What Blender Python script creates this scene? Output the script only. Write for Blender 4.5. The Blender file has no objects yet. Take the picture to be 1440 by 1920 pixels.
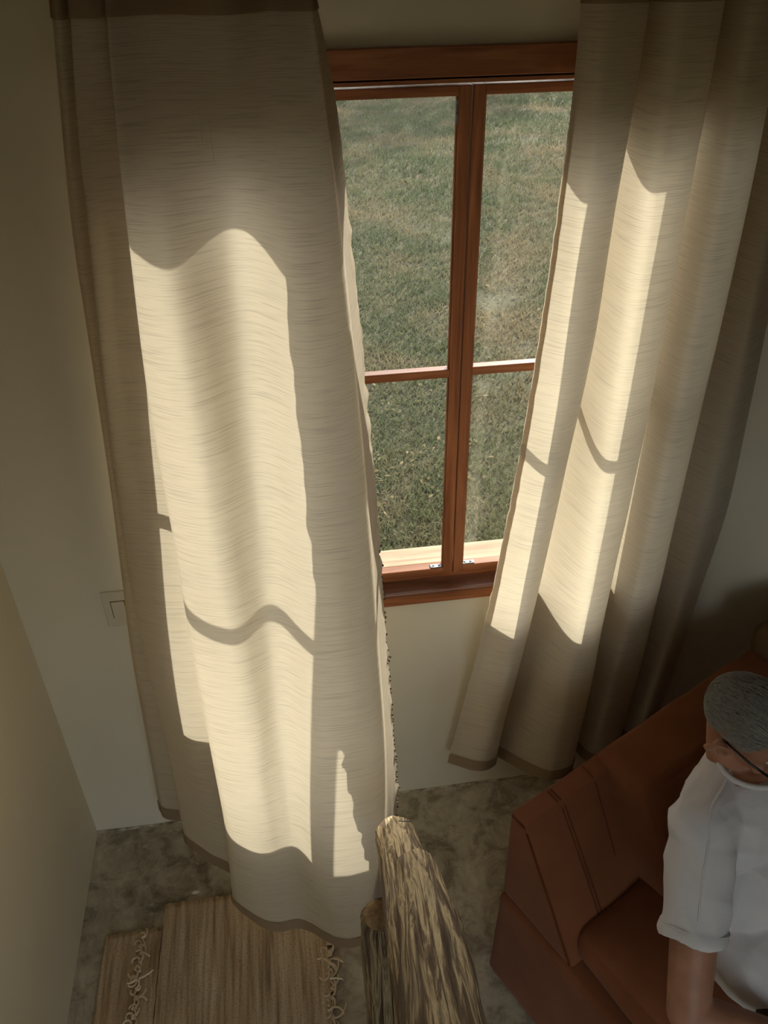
import bpy, bmesh, math, random
import numpy as np
from mathutils import Vector, Matrix, noise

# ---------------------------------------------------------------- camera, light, exposure
scene = bpy.context.scene
col = scene.collection
cam_data = bpy.data.cameras.new('camera')
cam_data.sensor_fit = 'VERTICAL'
cam_data.sensor_height = 36.0
cam_data.lens = 1543.63 / 1920.0 * 36.0
cam_data.clip_start = 0.02
cam_data.clip_end = 300
cam = bpy.data.objects.new('camera', cam_data)
col.objects.link(cam)
_r = Vector((0.9897622, -0.14194552, -0.01490845))
_u = Vector((0.0932721, 0.56421027, 0.82034571))
_f = Vector((0.1080329, 0.81333771, -0.57167356))
cam.matrix_world = Matrix(((_r.x, _u.x, -_f.x, 0.0), (_r.y, _u.y, -_f.y, -1.8),
                           (_r.z, _u.z, -_f.z, 2.4786), (0, 0, 0, 1)))
scene.camera = cam

SUN_DIR = Vector((-0.68, -1.0, -0.58)).normalized()
sun_data = bpy.data.lights.new('sun', 'SUN')
sun_data.energy = 10.0
sun_data.color = (1.0, 0.92, 0.80)
sun_data.angle = 0.008
sun = bpy.data.objects.new('sun', sun_data)
sun.rotation_euler = SUN_DIR.to_track_quat('-Z', 'Y').to_euler()
sun.location = (8, 12, 8)
col.objects.link(sun)

world = bpy.data.worlds.new('sky')
scene.world = world
world.use_nodes = True
wn = world.node_tree
wn.nodes.clear()
w_out = wn.nodes.new('ShaderNodeOutputWorld')
w_bg = wn.nodes.new('ShaderNodeBackground')
w_sky = wn.nodes.new('ShaderNodeTexSky')
w_sky.sky_type = 'NISHITA'
w_sky.sun_disc = False
w_sky.sun_elevation = math.radians(24.4)
w_sky.sun_rotation = math.atan2(0.68, 1.0)
w_sky.air_density = 1.0
w_sky.dust_density = 2.5
w_bg.inputs['Strength'].default_value = 0.6
w_hs = wn.nodes.new('ShaderNodeHueSaturation')      # hazy, pale sky
w_hs.inputs['Saturation'].default_value = 0.35
wn.links.new(w_sky.outputs['Color'], w_hs.inputs['Color'])
wn.links.new(w_hs.outputs['Color'], w_bg.inputs['Color'])
wn.links.new(w_bg.outputs['Background'], w_out.inputs['Surface'])

vs = scene.view_settings
vs.view_transform = 'Standard'
vs.look = 'None'
vs.gamma = 1.0
vs.use_curve_mapping = False
vs.exposure = 0.15
scene.cycles.use_denoising = True
scene.cycles.max_bounces = 10
scene.cycles.diffuse_bounces = 7
scene.cycles.transparent_max_bounces = 16
scene.cycles.sample_clamp_indirect = 6.0
scene.cycles.caustics_reflective = False
scene.cycles.caustics_refractive = False

random.seed(7)
rng = np.random.default_rng(11)

# ---------------------------------------------------------------- helpers
def lin(r, g, b):
    f = lambda c: ((c / 255 + 0.055) / 1.055) ** 2.4 if c / 255 > 0.04045 else c / 255 / 12.92
    return (f(r), f(g), f(b), 1.0)

def mat_new(name):
    m = bpy.data.materials.new(name)
    m.use_nodes = True
    nt = m.node_tree
    nt.nodes.clear()
    out = nt.nodes.new('ShaderNodeOutputMaterial')
    return m, nt, out

def node(nt, kind, **kw):
    n = nt.nodes.new(kind)
    for k, v in kw.items():
        setattr(n, k, v)
    return n

def ramp(nt, fac, stops):
    n = nt.nodes.new('ShaderNodeValToRGB')
    el = n.color_ramp.elements
    while len(el) > 1:
        el.remove(el[-1])
    el[0].position = stops[0][0]
    el[0].color = stops[0][1]
    for p, c in stops[1:]:
        e = el.new(p)
        e.color = c
    nt.links.new(fac, n.inputs['Fac'])
    return n.outputs['Color']

def coords(nt, scale=(1, 1, 1), kind='Object', rot=(0, 0, 0)):
    tc = nt.nodes.new('ShaderNodeTexCoord')
    mp = nt.nodes.new('ShaderNodeMapping')
    mp.inputs['Scale'].default_value = scale
    mp.inputs['Rotation'].default_value = rot
    nt.links.new(tc.outputs[kind], mp.inputs['Vector'])
    return mp.outputs['Vector']

def noise_tex(nt, vec, scale, detail=4, rough=0.55, dist=0.0):
    n = nt.nodes.new('ShaderNodeTexNoise')
    n.inputs['Scale'].default_value = scale
    n.inputs['Detail'].default_value = detail
    n.inputs['Roughness'].default_value = rough
    n.inputs['Distortion'].default_value = dist
    nt.links.new(vec, n.inputs['Vector'])
    return n.outputs['Fac']

def bump(nt, height, strength, distance=0.01):
    b = nt.nodes.new('ShaderNodeBump')
    b.inputs['Strength'].default_value = strength
    b.inputs['Distance'].default_value = distance
    nt.links.new(height, b.inputs['Height'])
    return b.outputs['Normal']

def mixc(nt, fac, a, b, mode='MIX'):
    n = nt.nodes.new('ShaderNodeMix')
    n.data_type = 'RGBA'
    n.blend_type = mode
    for sock, v in ((n.inputs['Factor'], fac), (n.inputs['A'], a), (n.inputs['B'], b)):
        pass
    ins = {i.identifier: i for i in n.inputs}
    for ident, v in (('Factor_Float', fac), ('A_Color', a), ('B_Color', b)):
        if isinstance(v, (int, float, tuple)):
            ins[ident].default_value = v
        else:
            nt.links.new(v, ins[ident])
    return [o for o in n.outputs if o.identifier == 'Result_Color'][0]

def principled(nt, out, color, rough=0.6, spec=0.3, normal=None, metal=0.0, sheen=0.0):
    p = nt.nodes.new('ShaderNodeBsdfPrincipled')
    if isinstance(color, tuple):
        p.inputs['Base Color'].default_value = color
    else:
        nt.links.new(color, p.inputs['Base Color'])
    if isinstance(rough, (int, float)):
        p.inputs['Roughness'].default_value = rough
    else:
        nt.links.new(rough, p.inputs['Roughness'])
    p.inputs['Specular IOR Level'].default_value = spec
    p.inputs['Metallic'].default_value = metal
    p.inputs['Sheen Weight'].default_value = sheen
    if normal is not None:
        nt.links.new(normal, p.inputs['Normal'])
    nt.links.new(p.outputs['BSDF'], out.inputs['Surface'])
    return p

# ---------------------------------------------------------------- materials
M = {}

m, nt, out = mat_new('wall_paint')
v = coords(nt)
n1 = noise_tex(nt, v, 1.6, 3)
n2 = noise_tex(nt, v, 70, 3)
c = ramp(nt, n1, [(0.3, lin(222, 213, 190)), (0.7, lin(230, 222, 200))])
principled(nt, out, c, 0.75, 0.2, bump(nt, n2, 0.12, 0.004))
M['wall'] = m

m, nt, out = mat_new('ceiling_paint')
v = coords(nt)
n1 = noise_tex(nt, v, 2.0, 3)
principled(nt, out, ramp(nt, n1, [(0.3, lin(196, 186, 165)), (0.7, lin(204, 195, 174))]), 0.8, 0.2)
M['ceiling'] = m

m, nt, out = mat_new('stained_concrete')
v = coords(nt)
n1 = noise_tex(nt, v, 3.2, 8, 0.68, 0.7)
n2 = noise_tex(nt, v, 12.0, 8, 0.7, 0.6)
n3 = noise_tex(nt, v, 46.0, 5, 0.6)
c1 = ramp(nt, n1, [(0.34, lin(122, 110, 90)), (0.46, lin(160, 149, 127)), (0.58, lin(192, 182, 160)), (0.70, lin(150, 138, 116))])
c2 = ramp(nt, n2, [(0.40, lin(100, 90, 74)), (0.50, lin(172, 161, 140)), (0.66, lin(214, 205, 184))])
c = mixc(nt, 0.52, c1, c2)
c = mixc(nt, ramp(nt, n3, [(0.63, (0, 0, 0, 1)), (0.70, (0.55, 0.55, 0.55, 1))]), c, lin(222, 213, 192))
rr = ramp(nt, n2, [(0.35, (0.32, 0.32, 0.32, 1)), (0.65, (0.6, 0.6, 0.6, 1))])
principled(nt, out, c, rr, 0.35, bump(nt, n2, 0.15, 0.004))
M['concrete'] = m

m, nt, out = mat_new('floor_edge_mortar')
v = coords(nt)
principled(nt, out, ramp(nt, noise_tex(nt, v, 30, 5), [(0.35, lin(120, 108, 84)), (0.6, lin(196, 186, 160))]), 0.85, 0.1)
M['mortar'] = m

def wood_mat(name, dark, mid, light, axis, rough=0.42, spec=0.4):
    m, nt, out = mat_new(name)
    s = [26, 26, 26]
    s[axis] = 1.6
    v = coords(nt, tuple(s))
    n1 = noise_tex(nt, v, 1.6, 6, 0.6, 0.8)
    v2 = coords(nt, (3, 3, 3))
    n2 = noise_tex(nt, v2, 1.5, 3)
    c = ramp(nt, n1, [(0.3, dark), (0.5, mid), (0.72, light)])
    c = mixc(nt, ramp(nt, n2, [(0.35, (0, 0, 0, 1)), (0.7, (0.35, 0.35, 0.35, 1))]), c, dark)
    principled(nt, out, c, rough, spec, bump(nt, n1, 0.12, 0.002))
    M[name] = m
WD = (lin(120, 72, 44), lin(160, 100, 64), lin(188, 126, 84))
wood_mat('window_wood_x', *WD, 0)
wood_mat('window_wood_z', *WD, 2)
wood_mat('sill_wood', lin(92, 58, 44), lin(124, 84, 66), lin(150, 108, 88), 0, 0.3, 0.5)
wood_mat('weathered_sill', lin(150, 126, 104), lin(180, 156, 130), lin(204, 184, 158), 0, 0.7, 0.2)

m, nt, out = mat_new('window_glass')
gl = node(nt, 'ShaderNodeBsdfGlossy')
gl.inputs['Roughness'].default_value = 0.02
tr = node(nt, 'ShaderNodeBsdfTransparent')
tr.inputs['Color'].default_value = (0.95, 0.965, 0.955, 1)
lw = node(nt, 'ShaderNodeFresnel')
lw.inputs['IOR'].default_value = 1.45
mx = node(nt, 'ShaderNodeMixShader')
nt.links.new(lw.outputs['Fac'], mx.inputs['Fac'])
nt.links.new(tr.outputs['BSDF'], mx.inputs[1])
nt.links.new(gl.outputs['BSDF'], mx.inputs[2])
nt.links.new(mx.outputs['Shader'], out.inputs['Surface'])
M['glass'] = m

def curtain_mat(name, refl, trans, slub=1.0):
    """slub woven, lets daylight through; UV is in metres of cloth"""
    m, nt, out = mat_new(name)
    tc = node(nt, 'ShaderNodeUVMap')
    def mapped(s, off=(0, 0, 0)):
        mp = node(nt, 'ShaderNodeMapping')
        mp.inputs['Scale'].default_value = s
        mp.inputs['Location'].default_value = off
        nt.links.new(tc.outputs['UV'], mp.inputs['Vector'])
        return mp.outputs['Vector']
    a = noise_tex(nt, mapped((9, 470, 1)), 1.0, 2, 0.5, 0.1)
    b = noise_tex(nt, mapped((22, 950, 1), (3, 5, 0)), 1.0, 2, 0.5)
    lines = ramp(nt, a, [(0.37, (1, 1, 1, 1)), (0.47, (0, 0, 0, 1))])
    fine = ramp(nt, b, [(0.3, (1, 1, 1, 1)), (0.55, (0, 0, 0, 1))])
    tot = mixc(nt, 0.30, lines, fine, 'MIX')
    dark = tuple(x * 0.70 for x in trans[:3]) + (1,)
    darkr = tuple(x * 0.78 for x in refl[:3]) + (1,)
    k = node(nt, 'ShaderNodeMath', operation='MULTIPLY')
    nt.links.new(tot, k.inputs[0])
    k.inputs[1].default_value = slub
    ct = mixc(nt, k.outputs[0], trans, dark)
    cr = mixc(nt, k.outputs[0], refl, darkr)
    nrm = bump(nt, a, 0.10, 0.002)
    d = node(nt, 'ShaderNodeBsdfDiffuse')
    t = node(nt, 'ShaderNodeBsdfTranslucent')
    nt.links.new(cr, d.inputs['Color'])
    nt.links.new(ct, t.inputs['Color'])
    nt.links.new(nrm, d.inputs['Normal'])
    add = node(nt, 'ShaderNodeAddShader')
    nt.links.new(d.outputs['BSDF'], add.inputs[0])
    nt.links.new(t.outputs['BSDF'], add.inputs[1])
    nt.links.new(add.outputs['Shader'], out.inputs['Surface'])
    M[name] = m
curtain_mat('curtain_cloth', (0.44, 0.395, 0.315, 1), (0.262, 0.233, 0.18, 1))
curtain_mat('shaded_hem_cloth', (0.27, 0.205, 0.135, 1), (0.16, 0.115, 0.07, 1), 0.4)  # shade of the doubled cloth put into a darker brown

m, nt, out = mat_new('dark_thread')
principled(nt, out, lin(92, 78, 60), 0.9, 0.1)
M['thread'] = m
m, nt, out = mat_new('slit_light')  # pale tone standing in for light through torn slits
principled(nt, out, lin(225, 214, 188), 0.9, 0.1)
M['slit_light'] = m

m, nt, out = mat_new('bronze_metal')
principled(nt, out, lin(96, 70, 48), 0.4, 0.5, metal=0.6)
M['bronze'] = m
m, nt, out = mat_new('zinc_metal')
v = coords(nt)
principled(nt, out, ramp(nt, noise_tex(nt, v, 120, 3), [(0.4, lin(96, 100, 104)), (0.6, lin(150, 154, 158))]), 0.35, 0.5, metal=0.7)
M['zinc'] = m

m, nt, out = mat_new('rust_suede')
v = coords(nt)
n1 = noise_tex(nt, v, 5, 4)
n2 = noise_tex(nt, v, 160, 3)
c = ramp(nt, n1, [(0.3, lin(110, 64, 38)), (0.7, lin(128, 78, 49))])
principled(nt, out, c, 0.85, 0.15, bump(nt, n2, 0.10, 0.002), sheen=0.08)
M['suede'] = m
m, nt, out = mat_new('dark_suede')
principled(nt, out, lin(96, 74, 48), 0.85, 0.15)
M['dark_suede'] = m
m, nt, out = mat_new('seam_brown')  # plain brown of the seams and the rocker gap
principled(nt, out, lin(96, 52, 30), 0.9, 0.1)
M['seam'] = m

m, nt, out = mat_new('rag_rug')
v = coords(nt, (60, 3.0, 1))
n1 = noise_tex(nt, v, 1.0, 3, 0.5, 0.3)
v2 = coords(nt, (140, 200, 1))
n2 = noise_tex(nt, v2, 1.0, 2)
v3 = coords(nt, (4, 4, 4))
n3 = noise_tex(nt, v3, 1.0, 2)
c = ramp(nt, n1, [(0.30, lin(150, 128, 100)), (0.48, lin(200, 178, 146)), (0.7, lin(222, 204, 174))])
c = mixc(nt, ramp(nt, n2, [(0.3, (0.45, 0.45, 0.45, 1)), (0.5, (0, 0, 0, 1))]), c, lin(126, 104, 80))
c = mixc(nt, ramp(nt, n3, [(0.4, (0, 0, 0, 1)), (0.75, (0.5, 0.5, 0.5, 1))]), c, lin(188, 156, 118))
principled(nt, out, c, 0.95, 0.05, bump(nt, n2, 0.5, 0.004))
M['rug'] = m
m, nt, out = mat_new('rug_fringe')
v = coords(nt)
principled(nt, out, ramp(nt, noise_tex(nt, v, 25, 3), [(0.35, lin(214, 192, 158)), (0.65, lin(236, 218, 188))]), 0.95, 0.05)
M['fringe'] = m

def log_mat(name, tint=1.0):
    m, nt, out = mat_new(name)
    tc = node(nt, 'ShaderNodeUVMap')
    def mp(s):
        q = node(nt, 'ShaderNodeMapping')
        q.inputs['Scale'].default_value = s
        nt.links.new(tc.outputs['UV'], q.inputs['Vector'])
        return q.outputs['Vector']
    n1 = noise_tex(nt, mp((7.5, 0.9, 1)), 1.0, 7, 0.62, 0.9)     # u around, v along
    n2 = noise_tex(nt, mp((30, 1.6, 1)), 1.0, 5, 0.65, 0.5)
    n3 = noise_tex(nt, mp((2.5, 0.9, 1)), 1.0, 3)
    s = lambda r, g, b: lin(r * tint, g * tint, b * tint)
    c = ramp(nt, n1, [(0.36, s(88, 66, 46)), (0.47, s(122, 100, 76)), (0.53, s(216, 194, 152)), (0.60, s(138, 116, 90)), (0.74, s(100, 76, 54))])
    c = mixc(nt, ramp(nt, n2, [(0.36, (0.85, 0.85, 0.85, 1)), (0.47, (0, 0, 0, 1))]), c, s(54, 38, 26))
    c = mixc(nt, ramp(nt, n2, [(0.58, (0, 0, 0, 1)), (0.7, (0.65, 0.65, 0.65, 1))]), c, s(224, 206, 168))
    c = mixc(nt, ramp(nt, n3, [(0.5, (0, 0, 0, 1)), (0.65, (0.45, 0.45, 0.45, 1))]), c, s(132, 118, 102))
    principled(nt, out, c, 0.7, 0.25, bump(nt, n2, 0.7, 0.006))
    M[name] = m
log_mat('peeled_log')
log_mat('dark_log', 0.8)

m, nt, out = mat_new('sawn_end')
v = coords(nt)
principled(nt, out, ramp(nt, noise_tex(nt, v, 60, 4), [(0.3, lin(110, 84, 58)), (0.7, lin(176, 148, 108))]), 0.85, 0.1)
M['sawn'] = m

m, nt, out = mat_new('skin')
v = coords(nt)
n1 = noise_tex(nt, v, 18, 4)
n2 = noise_tex(nt, v, 220, 3)
c = ramp(nt, n1, [(0.3, lin(150, 103, 78)), (0.7, lin(172, 124, 97))])
pp = principled(nt, out, c, 0.5, 0.35, bump(nt, n2, 0.08, 0.001))
pp.inputs['Subsurface Weight'].default_value = 0.0
M['skin'] = m
m, nt, out = mat_new('white_cotton')
v = coords(nt)
n1 = noise_tex(nt, v, 14, 4, 0.55, 0.6)
n2 = noise_tex(nt, v, 500, 2)
nb = node(nt, 'ShaderNodeMath', operation='ADD')
nt.links.new(n1, nb.inputs[0])
k = node(nt, 'ShaderNodeMath', operation='MULTIPLY')
nt.links.new(n2, k.inputs[0])
k.inputs[1].default_value = 0.05
nt.links.new(k.outputs[0], nb.inputs[1])
principled(nt, out, lin(206, 201, 198), 0.9, 0.1, bump(nt, nb.outputs[0], 0.25, 0.01))
M['cotton'] = m
m, nt, out = mat_new('grey_trousers')
v = coords(nt)
principled(nt, out, ramp(nt, noise_tex(nt, v, 40, 4), [(0.3, lin(58, 54, 50)), (0.7, lin(72, 68, 62))]), 0.9, 0.1)
M['trousers'] = m
m, nt, out = mat_new('grey_hair')
v = coords(nt)
principled(nt, out, ramp(nt, noise_tex(nt, v, 90, 3), [(0.3, lin(96, 91, 82)), (0.7, lin(138, 132, 120))]), 0.6, 0.3)
M['hair'] = m
m, nt, out = mat_new('light_grey_hair')
principled(nt, out, lin(150, 145, 134), 0.5, 0.35)
M['hair_light'] = m
m, nt, out = mat_new('eyewear_black')
principled(nt, out, lin(24, 22, 22), 0.3, 0.5)
M['black'] = m
m, nt, out = mat_new('eye_white')
principled(nt, out, lin(220, 212, 205), 0.2, 0.5)
M['eye'] = m
m, nt, out = mat_new('switch_plastic')
principled(nt, out, lin(218, 209, 186), 0.5, 0.3)
M['plastic'] = m
m, nt, out = mat_new('chip_white')
principled(nt, out, lin(226, 218, 200), 0.7, 0.2)
M['chip'] = m

m, nt, out = mat_new('lawn_soil')
v = coords(nt)
n1 = noise_tex(nt, v, 0.55, 4, 0.6, 0.5)
n2 = noise_tex(nt, v, 55, 8, 0.75)
c1 = ramp(nt, n1, [(0.36, lin(70, 76, 58)), (0.5, lin(90, 86, 70)), (0.64, lin(118, 102, 82))])
c2 = ramp(nt, n2, [(0.36, lin(46, 48, 36)), (0.5, lin(92, 90, 74)), (0.66, lin(146, 136, 118))])
principled(nt, out, mixc(nt, 0.6, c1, c2), 0.95, 0.05, bump(nt, n2, 0.8, 0.02))
M['soil'] = m

def blade_mat(name, stops, scale):
    m, nt, out = mat_new(name)
    v = coords(nt)
    n1 = noise_tex(nt, v, scale, 5, 0.65, 0.6)
    oi = noise_tex(nt, v, 45, 2)
    c = ramp(nt, n1, stops)
    c = mixc(nt, 0.4, c, ramp(nt, oi, [(0.35, lin(66, 80, 54)), (0.55, lin(104, 104, 78)), (0.7, lin(150, 134, 104))]))
    d = node(nt, 'ShaderNodeBsdfDiffuse')
    t = node(nt, 'ShaderNodeBsdfTranslucent')
    nt.links.new(c, d.inputs['Color'])
    nt.links.new(c, t.inputs['Color'])
    mx = node(nt, 'ShaderNodeMixShader')
    mx.inputs['Fac'].default_value = 0.3
    nt.links.new(d.outputs['BSDF'], mx.inputs[1])
    nt.links.new(t.outputs['BSDF'], mx.inputs[2])
    nt.links.new(mx.outputs['Shader'], out.inputs['Surface'])
    M[name] = m
blade_mat('grass_blades', [(0.36, lin(76, 92, 68)), (0.47, lin(102, 108, 84)), (0.55, lin(130, 120, 98)), (0.66, lin(158, 138, 110))], 0.75)
blade_mat('dry_leaves', [(0.35, lin(112, 98, 76)), (0.5, lin(138, 120, 94)), (0.66, lin(168, 152, 124))], 9.0)
blade_mat('tree_leaves', [(0.35, lin(70, 92, 48)), (0.66, lin(104, 120, 64))], 2.0)
m, nt, out = mat_new('tree_bark')
v = coords(nt, (8, 8, 1.5))
n1 = noise_tex(nt, v, 1.5, 6)
principled(nt, out, ramp(nt, n1, [(0.3, lin(60, 48, 38)), (0.7, lin(112, 96, 78))]), 0.95, 0.05, bump(nt, n1, 0.8, 0.03))
M['bark'] = m

# ---------------------------------------------------------------- mesh helpers
def obj(name, verts, faces, mat, parent=None, smooth=False, uvs=None):
    me = bpy.data.meshes.new(name)
    me.from_pydata([tuple(p) for p in verts], [], [tuple(f) for f in faces])
    if mat is not None:
        me.materials.append(M[mat] if isinstance(mat, str) else mat)
    if smooth:
        me.polygons.foreach_set('use_smooth', [True] * len(me.polygons))
    if uvs is not None:
        lay = me.uv_layers.new(name='UVMap')
        li = np.zeros(len(me.loops), dtype=np.int32)
        me.loops.foreach_get('vertex_index', li)
        lay.data.foreach_set('uv', np.asarray(uvs, dtype=np.float32)[li].ravel())
    me.update()
    o = bpy.data.objects.new(name, me)
    col.objects.link(o)
    if parent is not None:
        o.parent = parent
    return o

def thing(name, label=None, cat=None, group=None, kind=None, loc=(0, 0, 0)):
    o = bpy.data.objects.new(name, None)
    o.empty_display_size = 0.05
    o.location = loc
    col.objects.link(o)
    tag(o, label, cat, group, kind)
    return o

def tag(o, label=None, cat=None, group=None, kind=None):
    for k, v in (('label', label), ('category', cat), ('group', group), ('kind', kind)):
        if v is not None:
            o[k] = v
    return o

class MB:
    def __init__(self):
        self.v, self.f, self.uv = [], [], []

    def add(self, verts, faces, uvs=None):
        n = len(self.v)
        self.v += [tuple(p) for p in verts]
        self.f += [tuple(i + n for i in f) for f in faces]
        self.uv += list(uvs) if uvs is not None else [(0, 0)] * len(verts)
        return self

    def box(self, x0, x1, y0, y1, z0, z1, bev=0.0):
        if bev <= 0:
            vv = [(x, y, z) for x in (x0, x1) for y in (y0, y1) for z in (z0, z1)]
            return self.add(vv, [(0, 1, 3, 2), (4, 6, 7, 5), (0, 4, 5, 1), (2, 3, 7, 6), (0, 2, 6, 4), (1, 5, 7, 3)])
        bm = bmesh.new()
        bmesh.ops.create_cube(bm, size=1.0)
        for q in bm.verts:
            q.co = ((x0 + x1) / 2 + q.co.x * (x1 - x0), (y0 + y1) / 2 + q.co.y * (y1 - y0), (z0 + z1) / 2 + q.co.z * (z1 - z0))
        bmesh.ops.bevel(bm, geom=list(bm.edges), offset=bev, segments=2, affect='EDGES', profile=0.5)
        bm.verts.ensure_lookup_table()
        self.add([q.co[:] for q in bm.verts], [[w.index for w in f.verts] for f in bm.faces])
        bm.free()
        return self

    def tube(self, pts, radii, n=12, caps=True, wob=None):
        pts = [Vector(p) for p in pts]
        if isinstance(radii, (int, float)):
            radii = [radii] * len(pts)
        rings, uvs = [], []
        prev = None
        dist = 0.0
        for i, p in enumerate(pts):
            t = (pts[min(i + 1, len(pts) - 1)] - pts[max(i - 1, 0)]).normalized()
            if prev is None:
                a = Vector((0, 0, 1)) if abs(t.z) < 0.9 else Vector((1, 0, 0))
                s = t.cross(a).normalized()
            else:
                s = (prev - t * prev.dot(t)).normalized()
            prev = s
            b = t.cross(s)
            if i:
                dist += (p - pts[i - 1]).length
            for k in range(n):
                ang = 2 * math.pi * k / n
                rr = radii[i] * (1.0 if wob is None else wob(i / max(1, len(pts) - 1), ang, p))
                rings.append(p + (s * math.cos(ang) + b * math.sin(ang)) * rr)
                uvs.append((abs(2.0 * k / n - 1.0), dist * 3))
        fs = []
        for i in range(len(pts) - 1):
            for k in range(n):
                k2 = (k + 1) % n
                fs.append((i * n + k, i * n + k2, (i + 1) * n + k2, (i + 1) * n + k))
        if caps:
            fs.append(tuple(range(n - 1, -1, -1)))
            fs.append(tuple((len(pts) - 1) * n + k for k in range(n)))
        return self.add(rings, fs, uvs)

    def ell(self, c, rad, ax=None, nu=20, nv=14):
        c = Vector(c)
        ax = ax or (Vector((1, 0, 0)), Vector((0, 1, 0)), Vector((0, 0, 1)))
        vv, fs = [], []
        for j in range(nv + 1):
            th = math.pi * j / nv
            for i in range(nu):
                ph = 2 * math.pi * i / nu
                vv.append(c + ax[0] * rad[0] * math.sin(th) * math.cos(ph) + ax[1] * rad[1] * math.sin(th) * math.sin(ph) + ax[2] * rad[2] * math.cos(th))
        for j in range(nv):
            for i in range(nu):
                i2 = (i + 1) % nu
                fs.append((j * nu + i, (j + 1) * nu + i, (j + 1) * nu + i2, j * nu + i2))
        return self.add(vv, fs)

    def capsule(self, a, b, ra, rb, n=18):
        a, b = Vector(a), Vector(b)
        d = (b - a).normalized()
        pts, rad = [], []
        for k in range(6):
            th = math.pi / 2 * k / 6
            pts.append(a - d * ra * math.cos(th)); rad.append(max(1e-4, ra * math.sin(th)))
        for k in range(9):
            w = k / 8
            pts.append(a.lerp(b, w)); rad.append(ra + (rb - ra) * w)
        for k in range(5, -1, -1):
            th = math.pi / 2 * k / 6
            pts.append(b + d * rb * math.cos(th)); rad.append(max(1e-4, rb * math.sin(th)))
        return self.tube(pts, rad, n)

    def build(self, name, mat, parent=None, smooth=False, uv=False):
        return obj(name, self.v, self.f, mat, parent, smooth, self.uv if uv else None)

def bake(o, mods):
    """apply modifiers by evaluating them, keep one plain mesh"""
    for kind, kw in mods:
        md = o.modifiers.new(kind.lower(), kind)
        for k, v in kw.items():
            setattr(md, k, v)
    dg = bpy.context.evaluated_depsgraph_get()
    me = bpy.data.meshes.new_from_object(o.evaluated_get(dg), depsgraph=dg)
    old = o.data
    o.modifiers.clear()
    o.data = me
    bpy.data.meshes.remove(old)
    me.name = o.name
    if not me.materials:
        pass
    me.polygons.foreach_set('use_smooth', [True] * len(me.polygons))
    return o

def catmull(P, xs, xq):
    """cubic Hermite through P (n, k) at xs, non-uniform finite differences"""
    P = np.asarray(P, float)
    xs = np.asarray(xs, float)
    d = np.diff(P, axis=0) / np.diff(xs)[:, None]
    mt = np.zeros_like(P)
    mt[0], mt[-1] = d[0], d[-1]
    h = np.diff(xs)
    mt[1:-1] = (d[:-1] * h[1:, None] + d[1:] * h[:-1, None]) / (h[1:] + h[:-1])[:, None]
    i = np.clip(np.searchsorted(xs, xq, side='right') - 1, 0, len(xs) - 2)
    t = ((xq - xs[i]) / h[i])[:, None]
    hh = h[i][:, None]
    return ((2 * t**3 - 3 * t**2 + 1) * P[i] + (t**3 - 2 * t**2 + t) * hh * mt[i] + (-2 * t**3 + 3 * t**2) * P[i + 1] + (t**3 - t**2) * hh * mt[i + 1])

# ================================================================ STRUCTURE
XL, XR, YB, ZC = -0.763, 4.2, -3.4, 4.3          # room: left wall, right wall, back wall, ceiling
OX0, OX1, OZ0, OZ1 = -0.19, 1.075, 0.905, 2.285    # opening in the window wall
WT = 0.09
K0, K1, K2, K3 = -0.62, 0.40, -3.2, -1.5           # unseen skylight added over the stairwell
D0, D1, D2 = -0.55, 1.45, 2.25                    # unseen glazed door added behind the viewer
LX, LZ = 0.48, 2.66                                # edge and underside of the added loft slab

def wall_with_hole(name, axis, pos, thick, a0, a1, z0, z1, h):
    """wall slab with one rectangular opening h=(a0,a1,z0,z1); axis 'y' = plane of constant y"""
    mb = MB()
    ha0, ha1, hz0, hz1 = h
    p0, p1 = sorted((pos, pos + thick))
    for (b0, b1, c0, c1) in ((a0, ha0, z0, z1), (ha1, a1, z0, z1), (ha0, ha1, z0, hz0), (ha0, ha1, hz1, z1)):
        if axis == 'y':
            mb.box(b0, b1, p0, p1, c0, c1)
        else:
            mb.box(p0, p1, b0, b1, c0, c1)
    o = mb.build(name, 'wall')
    return tag(o, kind='structure')

wall_with_hole('wall_front', 'y', 0.0, WT, XL - 0.15, XR + 0.15, -0.3, ZC, (OX0, OX1, OZ0, OZ1))
wall_with_hole('wall_back', 'y', YB, -0.12, XL - 0.15, XR + 0.15, -0.3, ZC, (D0, D1, 0.0, D2))
tag(MB().box(XL - 0.15, XL, YB, 0.0, -0.3, ZC).build('wall_left', 'wall'), kind='structure')
tag(MB().box(XR, XR + 0.15, YB, 0.0, -0.3, ZC).build('wall_right', 'wall'), kind='structure')
tag(MB().box(XL, XR, YB, 0.0, -0.3, 0.0).build('floor', 'concrete'), kind='structure')
mb = MB()                                            # ceiling with the added skylight opening over the stairwell
for b in ((XL - 0.15, K0, YB - 0.12, WT), (K1, XR + 0.15, YB - 0.12, WT), (K0, K1, YB - 0.12, K2), (K0, K1, K3, WT)):
    mb.box(*b, ZC, ZC + 0.10)
tag(mb.build('ceiling', 'ceiling'), kind='structure')
tag(MB().box(LX, XR, YB, 0.0, LZ, LZ + 0.18).build('added_loft_slab', 'ceiling'), kind='structure')  # unseen loft slab added to keep light off the sofa

# rough mortar bead where the window wall meets the floor
mb = MB()
pts = []
for i in range(121):
    x = XL + (XR - XL) * i / 120
    pts.append((x, -0.001, 0.001))
mb.tube(pts, 0.006, 8, wob=lambda t, a, p: 1.0 + 0.8 * noise.noise(Vector((p.x * 14, a, 3.0))))
tag(mb.build('baseboard_front', 'mortar', smooth=True), kind='structure')

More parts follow.
